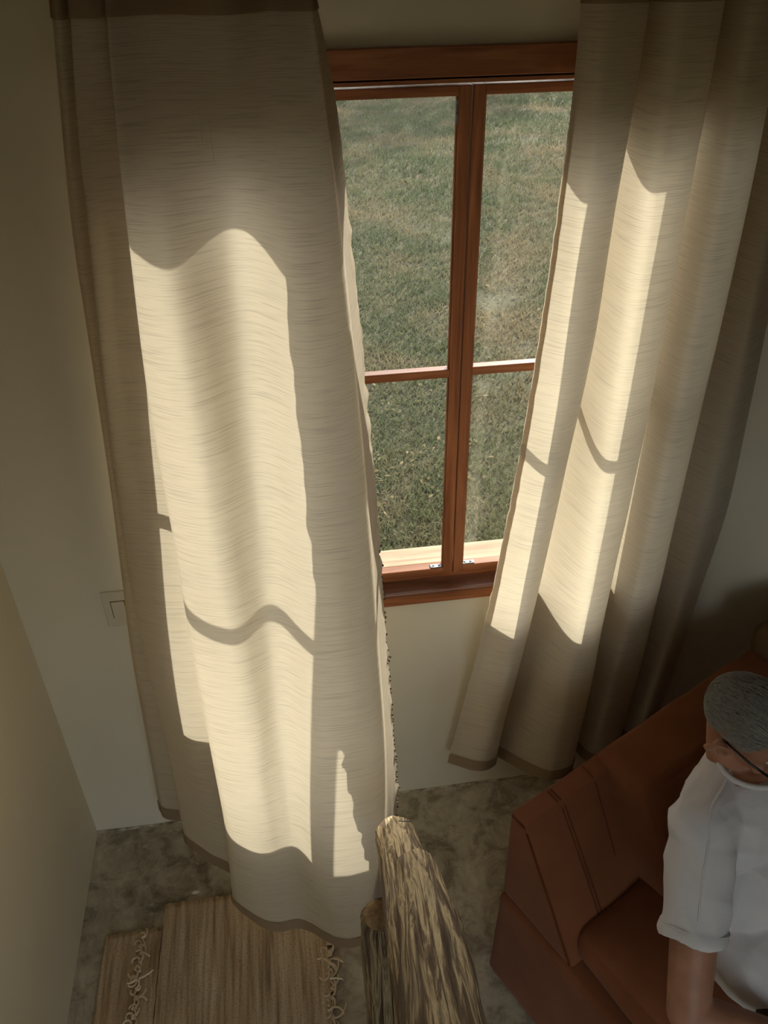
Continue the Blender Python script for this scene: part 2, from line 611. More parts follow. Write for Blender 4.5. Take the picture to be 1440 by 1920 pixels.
# ---- window in the front wall
win = thing('window_1', kind='structure')
def wpart(name, mat, parent, *boxes, bev=0.002):
    mb = MB()
    for b in boxes:
        mb.box(*b, bev=bev)
    return mb.build(name, mat, parent)

wpart('head_casing', 'window_wood_x', win, (-0.25, 1.135, -0.016, 0.0, 2.252, 2.306))
wpart('bottom_casing', 'window_wood_x', win, (-0.25, 1.135, -0.016, 0.0, 0.887, 0.932))
wpart('side_casing', 'window_wood_z', win, (-0.25, -0.195, -0.016, 0.0, 0.932, 2.252))
wpart('side_casing', 'window_wood_z', win, (1.08, 1.135, -0.016, 0.0, 0.932, 2.252))
wpart('inner_sill', 'sill_wood', win, (-0.19, 1.075, -0.018, 0.040, 0.925, 0.936), bev=0.003)
wpart('sill_nosing', 'sill_wood', win, (-0.25, 1.135, -0.024, -0.014, 0.926, 0.9385), bev=0.004)
wpart('outer_frame', 'window_wood_x', win, (-0.19, 1.075, 0.022, 0.085, 2.236, 2.285), (-0.19, 1.075, 0.040, 0.085, 0.905, 0.950))
wpart('frame_jamb', 'window_wood_z', win, (-0.19, -0.140, 0.022, 0.085, 0.950, 2.236))
wpart('frame_jamb', 'window_wood_z', win, (1.025, 1.075, 0.022, 0.085, 0.950, 2.236))
wpart('outer_sill', 'weathered_sill', win, (-0.22, 1.105, 0.066, 0.150, 0.945, 0.968), bev=0.004)
wpart('frame_stop', 'window_wood_x', win, (-0.14, 1.025, 0.022, 0.027, 2.243, 2.249), bev=0.001)

def sash(x0, x1, hinge_right, yoff):
    ya, yb = 0.030 + yoff, 0.058 + yoff
    zt, zb = 2.231, 0.949
    st = 0.027
    mb = MB()
    mb.box(x0, x0 + st, ya, yb, zb, zt, bev=0.002)
    mb.box(x1 - st, x1, ya, yb, zb, zt, bev=0.002)
    s = mb.build('sash', 'window_wood_z', win)
    wpart('top_rail', 'window_wood_x', s, (x0 + st, x1 - st, ya, yb, zt - 0.020, zt))
    wpart('bottom_rail', 'window_wood_x', s, (x0 + st, x1 - st, ya, yb, zb, zb + 0.026))
    wpart('glazing_bar', 'window_wood_x', s, (x0 + st, x1 - st, ya + 0.001, yb - 0.001, 1.579, 1.601))
    yg = (ya + yb) / 2 + 0.008
    wpart('pane', 'glass', s, (x0 + st - .004, x1 - st + .004, yg, yg + 0.004, 1.599, zt - 0.017), bev=0)
    wpart('pane', 'glass', s, (x0 + st - .004, x1 - st + .004, yg, yg + 0.004, zb + 0.023, 1.581), bev=0)
    # thin glazing bead down the meeting stile and the small corner bracket
    xs = x1 - st if hinge_right else x0 + st
    wpart('glazing_bead', 'window_wood_z', s, ((xs - 0.004, xs, ya + 0.008, ya + 0.016, zb + 0.027, zt - 0.021) if hinge_right else (xs, xs + 0.004, ya + 0.008, ya + 0.016, zb + 0.027, zt - 0.021)), bev=0.0008)
    bx = (xs - 0.037, xs) if hinge_right else (xs, xs + 0.037)
    b = wpart('corner_bracket', 'zinc', s, (bx[0], bx[1], ya + 0.003, ya + 0.019, zb + 0.026, zb + 0.0285), bev=0.0006)
    for q in (0.25, 0.72):
        mbs = MB().ell((bx[0] + (bx[1] - bx[0]) * q, ya + 0.011, zb + 0.0287), (0.003, 0.003, 0.0012), nu=10, nv=6)
        mbs.build('screw', 'bronze', b, True)
    return s
sash(-0.138, 0.441, True, 0.0)
sash(0.4445, 1.023, False, 0.004)
wpart('corner_plate', 'zinc', win, (0.409, 0.4135, 0.032, 0.0335, 2.158, 2.203), bev=0.0005)

# ---- unseen skylight added over the stairwell to let in fill light
w2 = thing('added_skylight', kind='structure')
za, zb_ = ZC + 0.04, ZC + 0.10
KM = (K2 + K3) / 2
wpart('frame', 'window_wood_x', w2, (K0, K1, K2, K2 + .05, za, zb_), (K0, K1, K3 - .05, K3, za, zb_), (K0, K0 + .05, K2 + .05, K3 - .05, za, zb_),
      (K1 - .05, K1, K2 + .05, K3 - .05, za, zb_), (K0 + .05, K1 - .05, KM - .025, KM + .025, za, zb_))
wpart('pane', 'glass', w2, (K0 + .05, K1 - .05, K2 + .05, KM - .025, za + .02, za + .025), bev=0)
wpart('pane', 'glass', w2, (K0 + .05, K1 - .05, KM + .025, K3 - .05, za + .02, za + .025), bev=0)

# ---- unseen glazed double door added behind the viewer for fill light
door = thing('added_door', kind='structure')
ya, yb = YB - 0.09, YB - 0.03
DM = (D0 + D1) / 2
wpart('frame', 'window_wood_z', door, (D0, D0 + .05, ya, yb, 0, D2), (D1 - .05, D1, ya, yb, 0, D2), (D0 + .05, D1 - .05, ya, yb, D2 - .05, D2))
for x0, x1 in ((D0 + .055, DM - .002), (DM + .002, D1 - .055)):
    lf = wpart('leaf', 'window_wood_z', door, (x0, x0 + .07, ya + .01, yb - .01, 0.01, D2 - .055), (x1 - .07, x1, ya + .01, yb - .01, 0.01, D2 - .055),
               (x0 + .07, x1 - .07, ya + .01, yb - .01, 0.01, 0.14), (x0 + .07, x1 - .07, ya + .01, yb - .01, D2 - .13, D2 - .055))
    wpart('pane', 'glass', lf, (x0 + .065, x1 - .065, YB - .064, YB - .06, .135, D2 - .125), bev=0)
    hx = x1 - .035 if x0 < DM - .1 else x0 + .035
    MB().tube([(hx, yb - .01, 1.0), (hx, yb + .04, 1.0), (hx + .1 * (-1 if x0 < DM - .1 else 1), yb + .04, 1.0)], .008, 8).build('handle', 'zinc', lf, True)

# ---- unseen overhang added outside above the window to block high sky
tag(MB().box(XL - 0.6, XR + 0.6, WT, 1.20, 2.92, 3.02).build('added_overhang', 'window_wood_x'), kind='structure')

# ---- ground outside
nx, ny = 70, 110
vv, ff = [], []
for j in range(ny + 1):
    for i in range(nx + 1):
        x = -30 + 70 * i / nx
        y = WT + 60 * (j / ny) ** 1.5
        z = -0.02 - 0.012 * y + 0.03 * noise.noise(Vector((x * 0.7, y * 0.7, 0)))
        vv.append((x, y, z))
for j in range(ny):
    for i in range(nx):
        a = j * (nx + 1) + i
        ff.append((a, a + 1, a + nx + 2, a + nx + 1))
tag(obj('ground', vv, ff, 'soil', None, True), kind='structure')
tag(obj('ground_behind', [(-40, -60, -0.12), (40, -60, -0.12), (40, YB - 0.13, -0.12), (-40, YB - 0.13, -0.12)], [(0, 1, 2, 3)], 'soil'), kind='structure')

def ground_z(x, y):
    return -0.02 - 0.012 * y + 0.03 * noise.noise(Vector((x * 0.7, y * 0.7, 0)))

# grass blades: dense near the wall, thinning out as they merge into texture
NB = 250000
yy = 0.26 + 17.0 * rng.random(NB) ** 1.75
xx = (yy + 1.8) * (-0.25 + 1.05 * rng.random(NB)) - 0.15
dens = np.array([noise.noise(Vector((x * 0.9, y * 0.9, 5))) + 0.5 * noise.noise(Vector((x * 3, y * 3, 9))) for x, y in zip(xx, yy)])
keep = dens > -0.85 + 0.5 * rng.random(NB)
xx, yy = xx[keep], yy[keep]
n = len(xx)
zz = np.array([ground_z(x, y) for x, y in zip(xx, yy)]) - 0.004
ang = rng.random(n) * 2 * np.pi
sc = 0.8 + 0.08 * yy
h = (0.018 + 0.040 * rng.random(n)) * np.minimum(sc, 1.6)
wd = (0.0016 + 0.0022 * rng.random(n)) * sc * 1.3
lean = (0.2 + 1.2 * rng.random(n)) * h
la = rng.random(n) * 2 * np.pi
cx, cy = np.cos(ang) * wd, np.sin(ang) * wd
V = np.empty((n, 5, 3))
base = np.stack([xx, yy, zz], 1)
V[:, 0] = base + np.stack([-cx, -cy, 0 * cx], 1)
V[:, 1] = base + np.stack([cx, cy, 0 * cx], 1)
midp = base + np.stack([np.cos(la) * lean * 0.35, np.sin(la) * lean * 0.35, h * 0.62], 1)
V[:, 2] = midp + np.stack([cx, cy, 0 * cx], 1) * 0.8
V[:, 3] = midp - np.stack([cx, cy, 0 * cx], 1) * 0.8
V[:, 4] = base + np.stack([np.cos(la) * lean, np.sin(la) * lean, h], 1)
idx = np.arange(n) * 5
def fast_mesh(name, V, quads, tris, mat, kind, label, cat):
    me = bpy.data.meshes.new(name)
    V = V.reshape(-1, 3)
    me.vertices.add(len(V))
    me.vertices.foreach_set('co', V.astype(np.float32).ravel())
    nq = 0 if quads is None else len(quads)
    ntri = 0 if tris is None else len(tris)
    me.loops.add(nq * 4 + ntri * 3)
    li = ([quads.ravel()] if nq else []) + ([tris.ravel()] if ntri else [])
    me.loops.foreach_set('vertex_index', np.concatenate(li).astype(np.int32))
    me.polygons.add(nq + ntri)
    st = np.concatenate([np.arange(nq) * 4, nq * 4 + np.arange(ntri) * 3]).astype(np.int32)
    me.polygons.foreach_set('loop_start', st)
    me.update(calc_edges=True)
    me.materials.append(M[mat])
    o = bpy.data.objects.new(name, me)
    col.objects.link(o)
    return tag(o, label, cat, None, kind)
fast_mesh('grass', V, np.stack([idx, idx + 1, idx + 2, idx + 3], 1), np.stack([idx + 3, idx + 2, idx + 4], 1),
          'grass_blades', 'stuff', 'patchy dry green lawn grass seen through the window', 'grass')
# fallen leaves
NL = 7000
yy = 0.25 + 13.0 * rng.random(NL) ** 1.6
xx = (yy + 1.8) * (-0.2 + 0.95 * rng.random(NL)) - 0.1
dens = np.array([noise.noise(Vector((x * 0.8, y * 0.8, 15))) for x, y in zip(xx, yy)])
keep = dens > -0.05 + 0.2 * rng.random(NL)
xx, yy = xx[keep], yy[keep]
n = len(xx)
zz = np.array([ground_z(x, y) for x, y in zip(xx, yy)]) + 0.018 + 0.012 * rng.random(n)
ang = rng.random(n) * 2 * np.pi
L = (0.007 + 0.015 * rng.random(n)) * (0.9 + 0.05 * yy)
Wd = L * (0.35 + 0.3 * rng.random(n))
ca, sa = np.cos(ang), np.sin(ang)
tilt = (rng.random(n) - 0.5) * 0.9
V = np.empty((n, 6, 3))
for k, (a, b, e) in enumerate(((-1, 0, 0), (-.3, -.9, .25), (.4, -.8, .3), (1.1, 0, .1), (.4, .8, .3), (-.3, .9, .25))):
    V[:, k, 0] = xx + ca * L * a - sa * Wd * b
    V[:, k, 1] = yy + sa * L * a + ca * Wd * b
    V[:, k, 2] = zz + e * L * 0.6 + tilt * L * b * 0.6
idx = np.arange(n) * 6
fast_mesh('fallen_leaves', V, np.concatenate([np.stack([idx, idx + 1, idx + 2, idx + 3], 1), np.stack([idx, idx + 3, idx + 4, idx + 5], 1)]), None,
          'dry_leaves', 'stuff', 'pale dry leaves scattered over the lawn outside', 'leaves')

# ---- unseen trees added along the far side of the lawn (they shade it and close the low horizon)
def tree(x, y, h, r, seed):
    rs = np.random.default_rng(seed)
    t = thing('leafy_tree', 'leafy green tree added out of view beyond the lawn', 'tree', 'trees added out of view beyond the lawn', loc=(x, y, -0.012 * y - 0.05))
    MB().tube([(0, 0, 0), (0.1, 0, h * 0.2), (-0.05, 0.1, h * 0.45), (0.1, 0.05, h * 0.75)], [0.22, 0.17, 0.13, 0.05], 10).build('trunk', 'bark', t, True)
    n = 2200
    d = rs.normal(size=(n, 3)); d /= np.linalg.norm(d, axis=1)[:, None]
    rad = rs.random(n) ** 0.45
    lump = np.array([1 + 0.35 * noise.noise(Vector(q * 2.2) + Vector((seed, 0, 0))) for q in d])
    c = d * (rad * lump)[:, None] * np.array([r * 0.78, r * 0.78, h * 0.47]) + np.array([0, 0, h * 0.54])
    a = rs.normal(size=(n, 3)); a /= np.linalg.norm(a, axis=1)[:, None]
    b = np.cross(a, rs.normal(size=(n, 3))); b /= np.linalg.norm(b, axis=1)[:, None]
    s_ = (0.10 + 0.16 * rs.random(n))[:, None]
    V = np.stack([c - a * s_, c + b * s_ * 0.6, c + a * s_, c - b * s_ * 0.6], 1)
    idx = np.arange(n) * 4
    o = fast_mesh('foliage', V, np.stack([idx, idx + 1, idx + 2, idx + 3], 1), None, 'tree_leaves', None, None, None)
    o.parent = t
for i, (x, y, h, r) in enumerate(((-13, 28, 10.5, 3.0), (-6.5, 27, 9.5, 2.9), (-0.5, 28, 11.0, 3.0), (5.6, 27, 9.8, 2.8), (11.6, 28, 11.0, 3.0), (17.6, 26.5, 10.2, 2.8), (23.8, 28, 11.5, 3.1), (30, 26.5, 10.4, 2.9), (36.5, 28, 11.5, 3.1), (14.0, 19.0, 5.2, 1.9))):
    tree(x, y, h, r, i + 3)

# ================================================================ CURTAINS
FR = [0, .035, .1, .2, .32, .45, .58, .7, .81, .91, 1.0]
LEFT = [
 [(-0.319,-0.09,2.47),(-0.3314,-0.0833,2.3892),(-0.354,-0.0737,2.239),(-0.3862,-0.0605,2.008),(-0.4088,-0.0533,1.7308),(-0.4324,-0.05,1.4305),(-0.4608,-0.05,1.1302),(-0.4873,-0.05,0.853),(-0.5014,-0.055,0.5989),(-0.5128,-0.06,0.3679),(-0.5241,-0.06,0.16)],
 [(-0.2946,-0.13,2.47),(-0.3078,-0.1232,2.3888),(-0.3311,-0.1168,2.238),(-0.3601,-0.1102,2.006),(-0.3878,-0.1032,1.7276),(-0.4149,-0.1,1.426),(-0.4382,-0.1,1.1244),(-0.4566,-0.1,0.846),(-0.4649,-0.1,0.5908),(-0.474,-0.1,0.3588),(-0.4858,-0.1,0.15)],
 [(-0.2775,-0.09,2.47),(-0.2899,-0.09,2.3892),(-0.313,-0.09,2.239),(-0.3388,-0.09,2.008),(-0.3696,-0.09,1.7308),(-0.3979,-0.0942,1.4305),(-0.4133,-0.1017,1.1302),(-0.4221,-0.1087,0.853),(-0.4227,-0.115,0.5989),(-0.4266,-0.12,0.3679),(-0.4327,-0.12,0.16)],
 [(-0.2777,-0.13,2.47),(-0.2891,-0.1367,2.3902),(-0.3096,-0.1523,2.242),(-0.3311,-0.1784,2.014),(-0.3583,-0.1995,1.7404),(-0.3817,-0.2178,1.444),(-0.3965,-0.2313,1.1476),(-0.4013,-0.2382,0.874),(-0.4045,-0.24,0.6232),(-0.4119,-0.2395,0.3952),(-0.4241,-0.22,0.19)],
 [(-0.2462,-0.14,2.47),(-0.2592,-0.1466,2.3906),(-0.2784,-0.1561,2.243),(-0.2995,-0.1691,2.016),(-0.3206,-0.1956,1.7436),(-0.3323,-0.2327,1.4485),(-0.3357,-0.2747,1.1534),(-0.3357,-0.3019,0.881),(-0.337,-0.31,0.6313),(-0.3424,-0.31,0.4043),(-0.3585,-0.29,0.2)],
 [(-0.2071,-0.1,2.47),(-0.215,-0.1132,2.3909),(-0.2256,-0.1412,2.244),(-0.2367,-0.1864,2.018),(-0.248,-0.228,1.7468),(-0.2522,-0.2684,1.453),(-0.2545,-0.3041,1.1592),(-0.2591,-0.3312,0.888),(-0.2616,-0.348,0.6394),(-0.2659,-0.3593,0.4134),(-0.2776,-0.36,0.21)],
 [(-0.2131,-0.14,2.47),(-0.2237,-0.1531,2.3914),(-0.2358,-0.1928,2.2455),(-0.2459,-0.2634,2.021),(-0.2517,-0.3383,1.7516),(-0.2439,-0.4116,1.4598),(-0.2407,-0.4748,1.1679),(-0.2356,-0.5152,0.8985),(-0.2372,-0.5263,0.6516),(-0.2516,-0.5207,0.427),(-0.2693,-0.4675,0.225)],
 [(-0.1378,-0.105,2.47),(-0.1457,-0.1213,2.3918),(-0.1578,-0.1832,2.2465),(-0.1748,-0.2982,2.023),(-0.168,-0.3836,1.7548),(-0.161,-0.4572,1.4643),(-0.1517,-0.5143,1.1737),(-0.1486,-0.5579,0.9055),(-0.1565,-0.575,0.6596),(-0.1648,-0.575,0.4362),(-0.1738,-0.5544,0.235)],
 [(-0.0519,-0.175,2.47),(-0.0547,-0.1848,2.3918),(-0.0596,-0.2048,2.2465),(-0.0662,-0.2367,2.023),(-0.0684,-0.3258,1.7548),(-0.0711,-0.4139,1.4643),(-0.074,-0.4853,1.1737),(-0.077,-0.5389,0.9055),(-0.0799,-0.567,0.6596),(-0.0832,-0.5782,0.4362),(-0.0871,-0.5635,0.235)],
 [(0.0408,-0.105,2.47),(0.0426,-0.1245,2.392),(0.045,-0.1983,2.247),(0.0482,-0.3353,2.024),(0.0473,-0.4231,1.7564),(0.0441,-0.4967,1.4665),(0.0308,-0.5541,1.1766),(0.0188,-0.6009,0.909),(0.0086,-0.6302,0.6637),(0.0119,-0.6469,0.4407),(0.0187,-0.634,0.24)],
 [(0.1018,-0.13,2.47),(0.1071,-0.156,2.3921),(0.1163,-0.2139,2.2475),(0.1274,-0.3093,2.025),(0.137,-0.3926,1.758),(0.1448,-0.4695,1.4688),(0.1481,-0.5338,1.1795),(0.1497,-0.5839,0.9125),(0.1344,-0.6182,0.6678),(0.1019,-0.6405,0.4453),(0.0805,-0.6334,0.245)],
 [(0.1064,-0.12,2.47),(0.1126,-0.1395,2.3921),(0.1233,-0.1881,2.2475),(0.1359,-0.2707,2.025),(0.1463,-0.3496,1.758),(0.155,-0.4245,1.4688),(0.1592,-0.4894,1.1795),(0.1616,-0.5461,0.9125),(0.1514,-0.5865,0.6678),(0.1155,-0.6143,0.4453),(0.0904,-0.6161,0.245)],
 [(0.1017,-0.08,2.47),(0.1219,-0.08,2.3921),(0.1462,-0.1064,2.2475),(0.1601,-0.1636,2.025),(0.1728,-0.2305,1.758),(0.1822,-0.3028,1.4688),(0.1872,-0.3754,1.1795),(0.192,-0.4455,0.9125),(0.1929,-0.5031,0.6678),(0.1598,-0.5504,0.4453),(0.1265,-0.5755,0.245)],
]
RIGHT = [
 [(0.5994,-0.11,2.47),(0.6003,-0.1166,2.3911),(0.5964,-0.1321,2.2445),(0.5814,-0.1578,2.019),(0.566,-0.1663,1.7484),(0.5481,-0.1591,1.4552),(0.5298,-0.1372,1.1621),(0.5072,-0.1169,0.8915),(0.4805,-0.0983,0.6434),(0.4534,-0.0813,0.4179),(0.4298,-0.0615,0.215)],
 [(0.6476,-0.15,2.47),(0.6416,-0.1663,2.3918),(0.6333,-0.1898,2.2465),(0.6211,-0.2217,2.023),(0.6153,-0.225,1.7548),(0.6128,-0.2182,1.4643),(0.5995,-0.2024,1.1737),(0.5925,-0.1755,0.9055),(0.5716,-0.1562,0.6596),(0.5482,-0.1423,0.4362),(0.5282,-0.1276,0.235)],
 [(0.7151,-0.13,2.47),(0.7076,-0.1464,2.3913),(0.6978,-0.167,2.245),(0.6802,-0.1927,2.02),(0.6739,-0.195,1.75),(0.6581,-0.1861,1.4575),(0.6439,-0.1674,1.165),(0.6302,-0.1471,0.895),(0.6089,-0.1324,0.6475),(0.587,-0.1211,0.4225),(0.5765,-0.102,0.22)],
 [(0.7307,-0.07,2.47),(0.7327,-0.0634,2.3906),(0.7326,-0.06,2.243),(0.7255,-0.06,2.016),(0.719,-0.0587,1.7436),(0.7047,-0.0542,1.4485),(0.6824,-0.0473,1.1534),(0.6612,-0.0432,0.881),(0.6354,-0.0412,0.6313),(0.6059,-0.04,0.4043),(0.5853,-0.038,0.2)],
 [(0.7936,-0.14,2.47),(0.7841,-0.1599,2.3906),(0.7734,-0.1822,2.243),(0.7609,-0.2082,2.016),(0.7565,-0.2164,1.7436),(0.7543,-0.22,1.4485),(0.7548,-0.2177,1.1534),(0.7607,-0.2041,0.881),(0.7556,-0.1916,0.6313),(0.7508,-0.1802,0.4043),(0.7465,-0.17,0.2)],
 [(0.866,-0.12,2.47),(0.8572,-0.1399,2.3906),(0.8484,-0.1622,2.243),(0.8362,-0.1882,2.016),(0.8325,-0.1964,1.7436),(0.8294,-0.2,1.4485),(0.8232,-0.1983,1.1534),(0.8216,-0.188,0.881),(0.8248,-0.1787,0.6313),(0.8213,-0.1702,0.4043),(0.8174,-0.16,0.2)],
 [(0.8844,-0.06,2.47),(0.8871,-0.0567,2.3906),(0.8907,-0.0535,2.243),(0.8931,-0.0502,2.016),(0.8941,-0.0468,1.7436),(0.8929,-0.045,1.4485),(0.8868,-0.0444,1.1534),(0.8801,-0.041,0.881),(0.8747,-0.04,0.6313),(0.872,-0.04,0.4043),(0.8615,-0.04,0.2)],
 [(0.9231,-0.14,2.47),(0.9236,-0.1466,2.3906),(0.9268,-0.1546,2.243),(0.9289,-0.1643,2.016),(0.93,-0.165,1.7436),(0.9307,-0.1631,1.4485),(0.9318,-0.1588,1.1534),(0.93,-0.152,0.881),(0.9219,-0.1458,0.6313),(0.9146,-0.1401,0.4043),(0.9111,-0.13,0.2)],
 [(0.9994,-0.11,2.47),(0.9989,-0.1166,2.3906),(1.0015,-0.1231,2.243),(1.0064,-0.1295,2.016),(1.0094,-0.13,1.7436),(1.0082,-0.13,1.4485),(1.0073,-0.1288,1.1534),(1.0103,-0.122,0.881),(1.0106,-0.1158,0.6313),(1.0037,-0.1101,0.4043),(0.9942,-0.11,0.2)],
 [(1.0263,-0.05,2.47),(1.0333,-0.0434,2.3906),(1.043,-0.0369,2.243),(1.055,-0.0305,2.016),(1.0592,-0.03,1.7436),(1.0567,-0.03,1.4485),(1.0545,-0.03,1.1534),(1.052,-0.03,0.881),(1.0512,-0.03,0.6313),(1.0405,-0.03,0.4043),(1.0303,-0.03,0.2)],
 [(1.0468,-0.12,2.47),(1.0554,-0.1134,2.3906),(1.0668,-0.1085,2.243),(1.0813,-0.1052,2.016),(1.0958,-0.1018,1.7436),(1.107,-0.1,1.4485),(1.1113,-0.1,1.1534),(1.1023,-0.1,0.881),(1.0934,-0.1,0.6313),(1.08,-0.1,0.4043),(1.0772,-0.1,0.2)],
 [(1.1083,-0.08,2.47),(1.1221,-0.0668,2.3906),(1.1381,-0.0569,2.243),(1.1572,-0.0505,2.016),(1.1755,-0.05,1.7436),(1.1933,-0.05,1.4485),(1.2065,-0.05,1.1534),(1.1917,-0.05,0.881),(1.1794,-0.05,0.6313),(1.1646,-0.05,0.4043),(1.1497,-0.05,0.2)],
]


def curtain_grid(table, nu_per=12, nv=170, edge_crinkle=None, seed=0.0):
    T = np.array(table)                          # columns, rows, xyz
    nc, nr = T.shape[:2]
    mid = T[:, nr // 2]
    seg = np.linalg.norm(np.diff(mid[:, :2], axis=0), axis=1)
    us = np.concatenate([[0], np.cumsum(np.maximum(seg, 0.02))])
    uq = np.concatenate([np.linspace(us[i], us[i + 1], nu_per, endpoint=False) for i in range(nc - 1)] + [[us[-1]]])
    rows = np.stack([catmull(T[:, j], us, uq) for j in range(nr)], 1)       # uq, rows, 3
    vq = np.linspace(0, 1, nv)
    G = np.stack([catmull(rows[i], FR, vq) for i in range(len(uq))], 0)      # nu, nv, 3
    # small irregularities of hanging cloth
    for i in range(G.shape[0]):
        for j in range(G.shape[1]):
            u, v = uq[i], vq[j]
            a = 0.0045 * noise.noise(Vector((u * 9 + seed, v * 5, seed))) + 0.0016 * noise.noise(Vector((u * 30, v * 14, seed + 4)))
            a *= min(1.0, v * 8 + 0.15)
            dx = 0.0
            if edge_crinkle is not None:
                side, wid, amp = edge_crinkle
                e = (uq[-1] - u) if side > 0 else u
                if e < wid:
                    k = (1 - e / wid) * amp * min(1, v * 3)
                    a += k * 1.4 * noise.noise(Vector((u * 40, v * 60, 2 + seed)))
                    dx = k * 0.6 * noise.noise(Vector((5.0, v * 70, seed)))
            G[i, j, 1] += a
            G[i, j, 0] += dx
    return G, uq

def strip(G, uq, i0, i1, j0, j1, off, name, mat, parent):
    """part of the curtain sheet as its own mesh; off = lift towards the window"""
    S = G[i0:i1, j0:j1].copy()
    nu, nv = S.shape[:2]
    if off:
        du = np.gradient(S, axis=0)
        dv = np.gradient(S, axis=1)
        nn = np.cross(du, dv)
        nn /= np.linalg.norm(nn, axis=2, keepdims=True) + 1e-9
        sgn = np.sign(nn[..., 1:2].mean())
        S += nn * off * sgn
    length = 2.3
    uvs = np.stack(np.meshgrid(uq[i0:i1], (np.arange(j0, j1) / (G.shape[1] - 1)) * length, indexing='ij'), 2).reshape(-1, 2)
    fs = []
    for i in range(nu - 1):
        for j in range(nv - 1):
            a = i * nv + j
            fs.append((a, a + 1, a + nv + 1, a + nv))
    return obj(name, S.reshape(-1, 3), fs, mat, parent, True, uvs)

def make_curtain(name, label, table, edge, seed):
    G, uq = curtain_grid(table, edge_crinkle=edge, seed=seed)
    nu, nv = G.shape[:2]
    root = thing(name, label, 'curtain', 'curtains at the window')
    jh = int(0.043 * nv) + 1
    jb = nv - int(0.027 * nv) - 1
    strip(G, uq, 0, nu, 0, nv, 0.0, 'cloth', 'curtain_cloth', root)
    strip(G, uq, 0, nu, 0, jh, -0.003, 'header', 'shaded_hem_cloth', root)
    strip(G, uq, 0, nu, jb, nv, -0.003, 'hem', 'shaded_hem_cloth', root)
    return root, G, uq

lc, GL, uL = make_curtain('curtain', 'cream slub curtain billowing into the room on the switch side of the window', LEFT, (1, 0.05, 0.012), 0.0)
rc, GR, uR = make_curtain('curtain', 'cream slub curtain in deep folds hanging behind the rust sofa', RIGHT, (-1, 0.03, 0.004), 7.0)

def side_hem(G, uq, i0, i1, root):
    return strip(G, uq, i0, i1, 0, G.shape[1], 0.0035, 'side_hem', 'shaded_hem_cloth', root)
side_hem(GR, uR, 0, 3, rc)
side_hem(GL, uL, len(uL) - 16, len(uL), lc)  # left strip added to block light through the curled edge

# loose overcast stitches along the free edge of the left curtain
mb = MB()
for j in range(84, 168):
    if rng.random() < 0.25:
        continue
    p = Vector(GL[-1, j]) ; q = Vector(GL[-3, j])
    d = (p - q).normalized()
    a = p + Vector((0, -0.002, 0))
    mb.tube([a - d * 0.004, a + d * 0.003 + Vector((0, -0.002, -0.006)), a + Vector((0, 0, -0.010)) + d * 0.001], [0.0012, 0.0022, 0.001], 6)
o = mb.build('edge_stitching', 'thread', lc, True)
o['kind'] = 'stuff'

# pulled-thread tears, pale tubes standing in for light through the slits
for i_, j0, j1 in ((91, 17, 22), (93, 19, 25)):
    pts = [Vector(GL[i_, j]) + Vector((0.0012 * (j - j0), -0.004, 0)) for j in range(j0, j1)]
    MB().tube(pts, [0.0004] + [0.0011] * (len(pts) - 2) + [0.0004], 6).build('pulled_thread_slit', 'slit_light', lc, True)

# curtain rod
rod = thing('curtain_rod', 'bronze curtain rod above the window', 'curtain rod')
mb = MB().tube([(-0.33, -0.095, 2.435), (1.2, -0.095, 2.435)], 0.010, 16)
mb.build('pole', 'bronze', rod, True)
for sx, x in ((-1, -0.33), (1, 1.2)):
    pr = [(0, .010), (.006, .016), (.012, .016), (.016, .011), (.024, .018), (.04, .027), (.055, .027), (.068, .018), (.074, .006)]
    MB().tube([(x + sx * a, -0.095, 2.435) for a, b in pr], [b for a, b in pr], 16).build('finial', 'bronze', rod, True)
    xb = x - sx * 0.03 if sx > 0 else -0.345
    MB().tube([(xb, 0.0, 2.435), (xb, -0.095, 2.435)], 0.007, 10).build('bracket', 'bronze', rod, True)

# ================================================================ SMALL WALL THINGS
sw = thing('light_switch', 'cream light switch plate on the wall beside the curtain', 'switch')
mb = MB().box(-0.541, -0.460, -0.009, 0.0, 0.918, 1.038, bev=0.003)
mb.build('plate', 'plastic', sw)
MB().box(-0.518, -0.483, -0.013, -0.008, 0.950, 1.006, bev=0.0015).build('rocker', 'plastic', sw)
MB().box(-0.520, -0.481, -0.0095, -0.0088, 0.948, 1.008, bev=0.0).build('rocker_gap', 'seam', sw)

mb = MB()
mb.ell((-0.422, -0.272, 0.004), (0.013, 0.007, 0.003), nu=7, nv=5)
tag(mb.build('plaster_chip', 'chip'), 'small white chip lying on the concrete near the rug', 'debris')

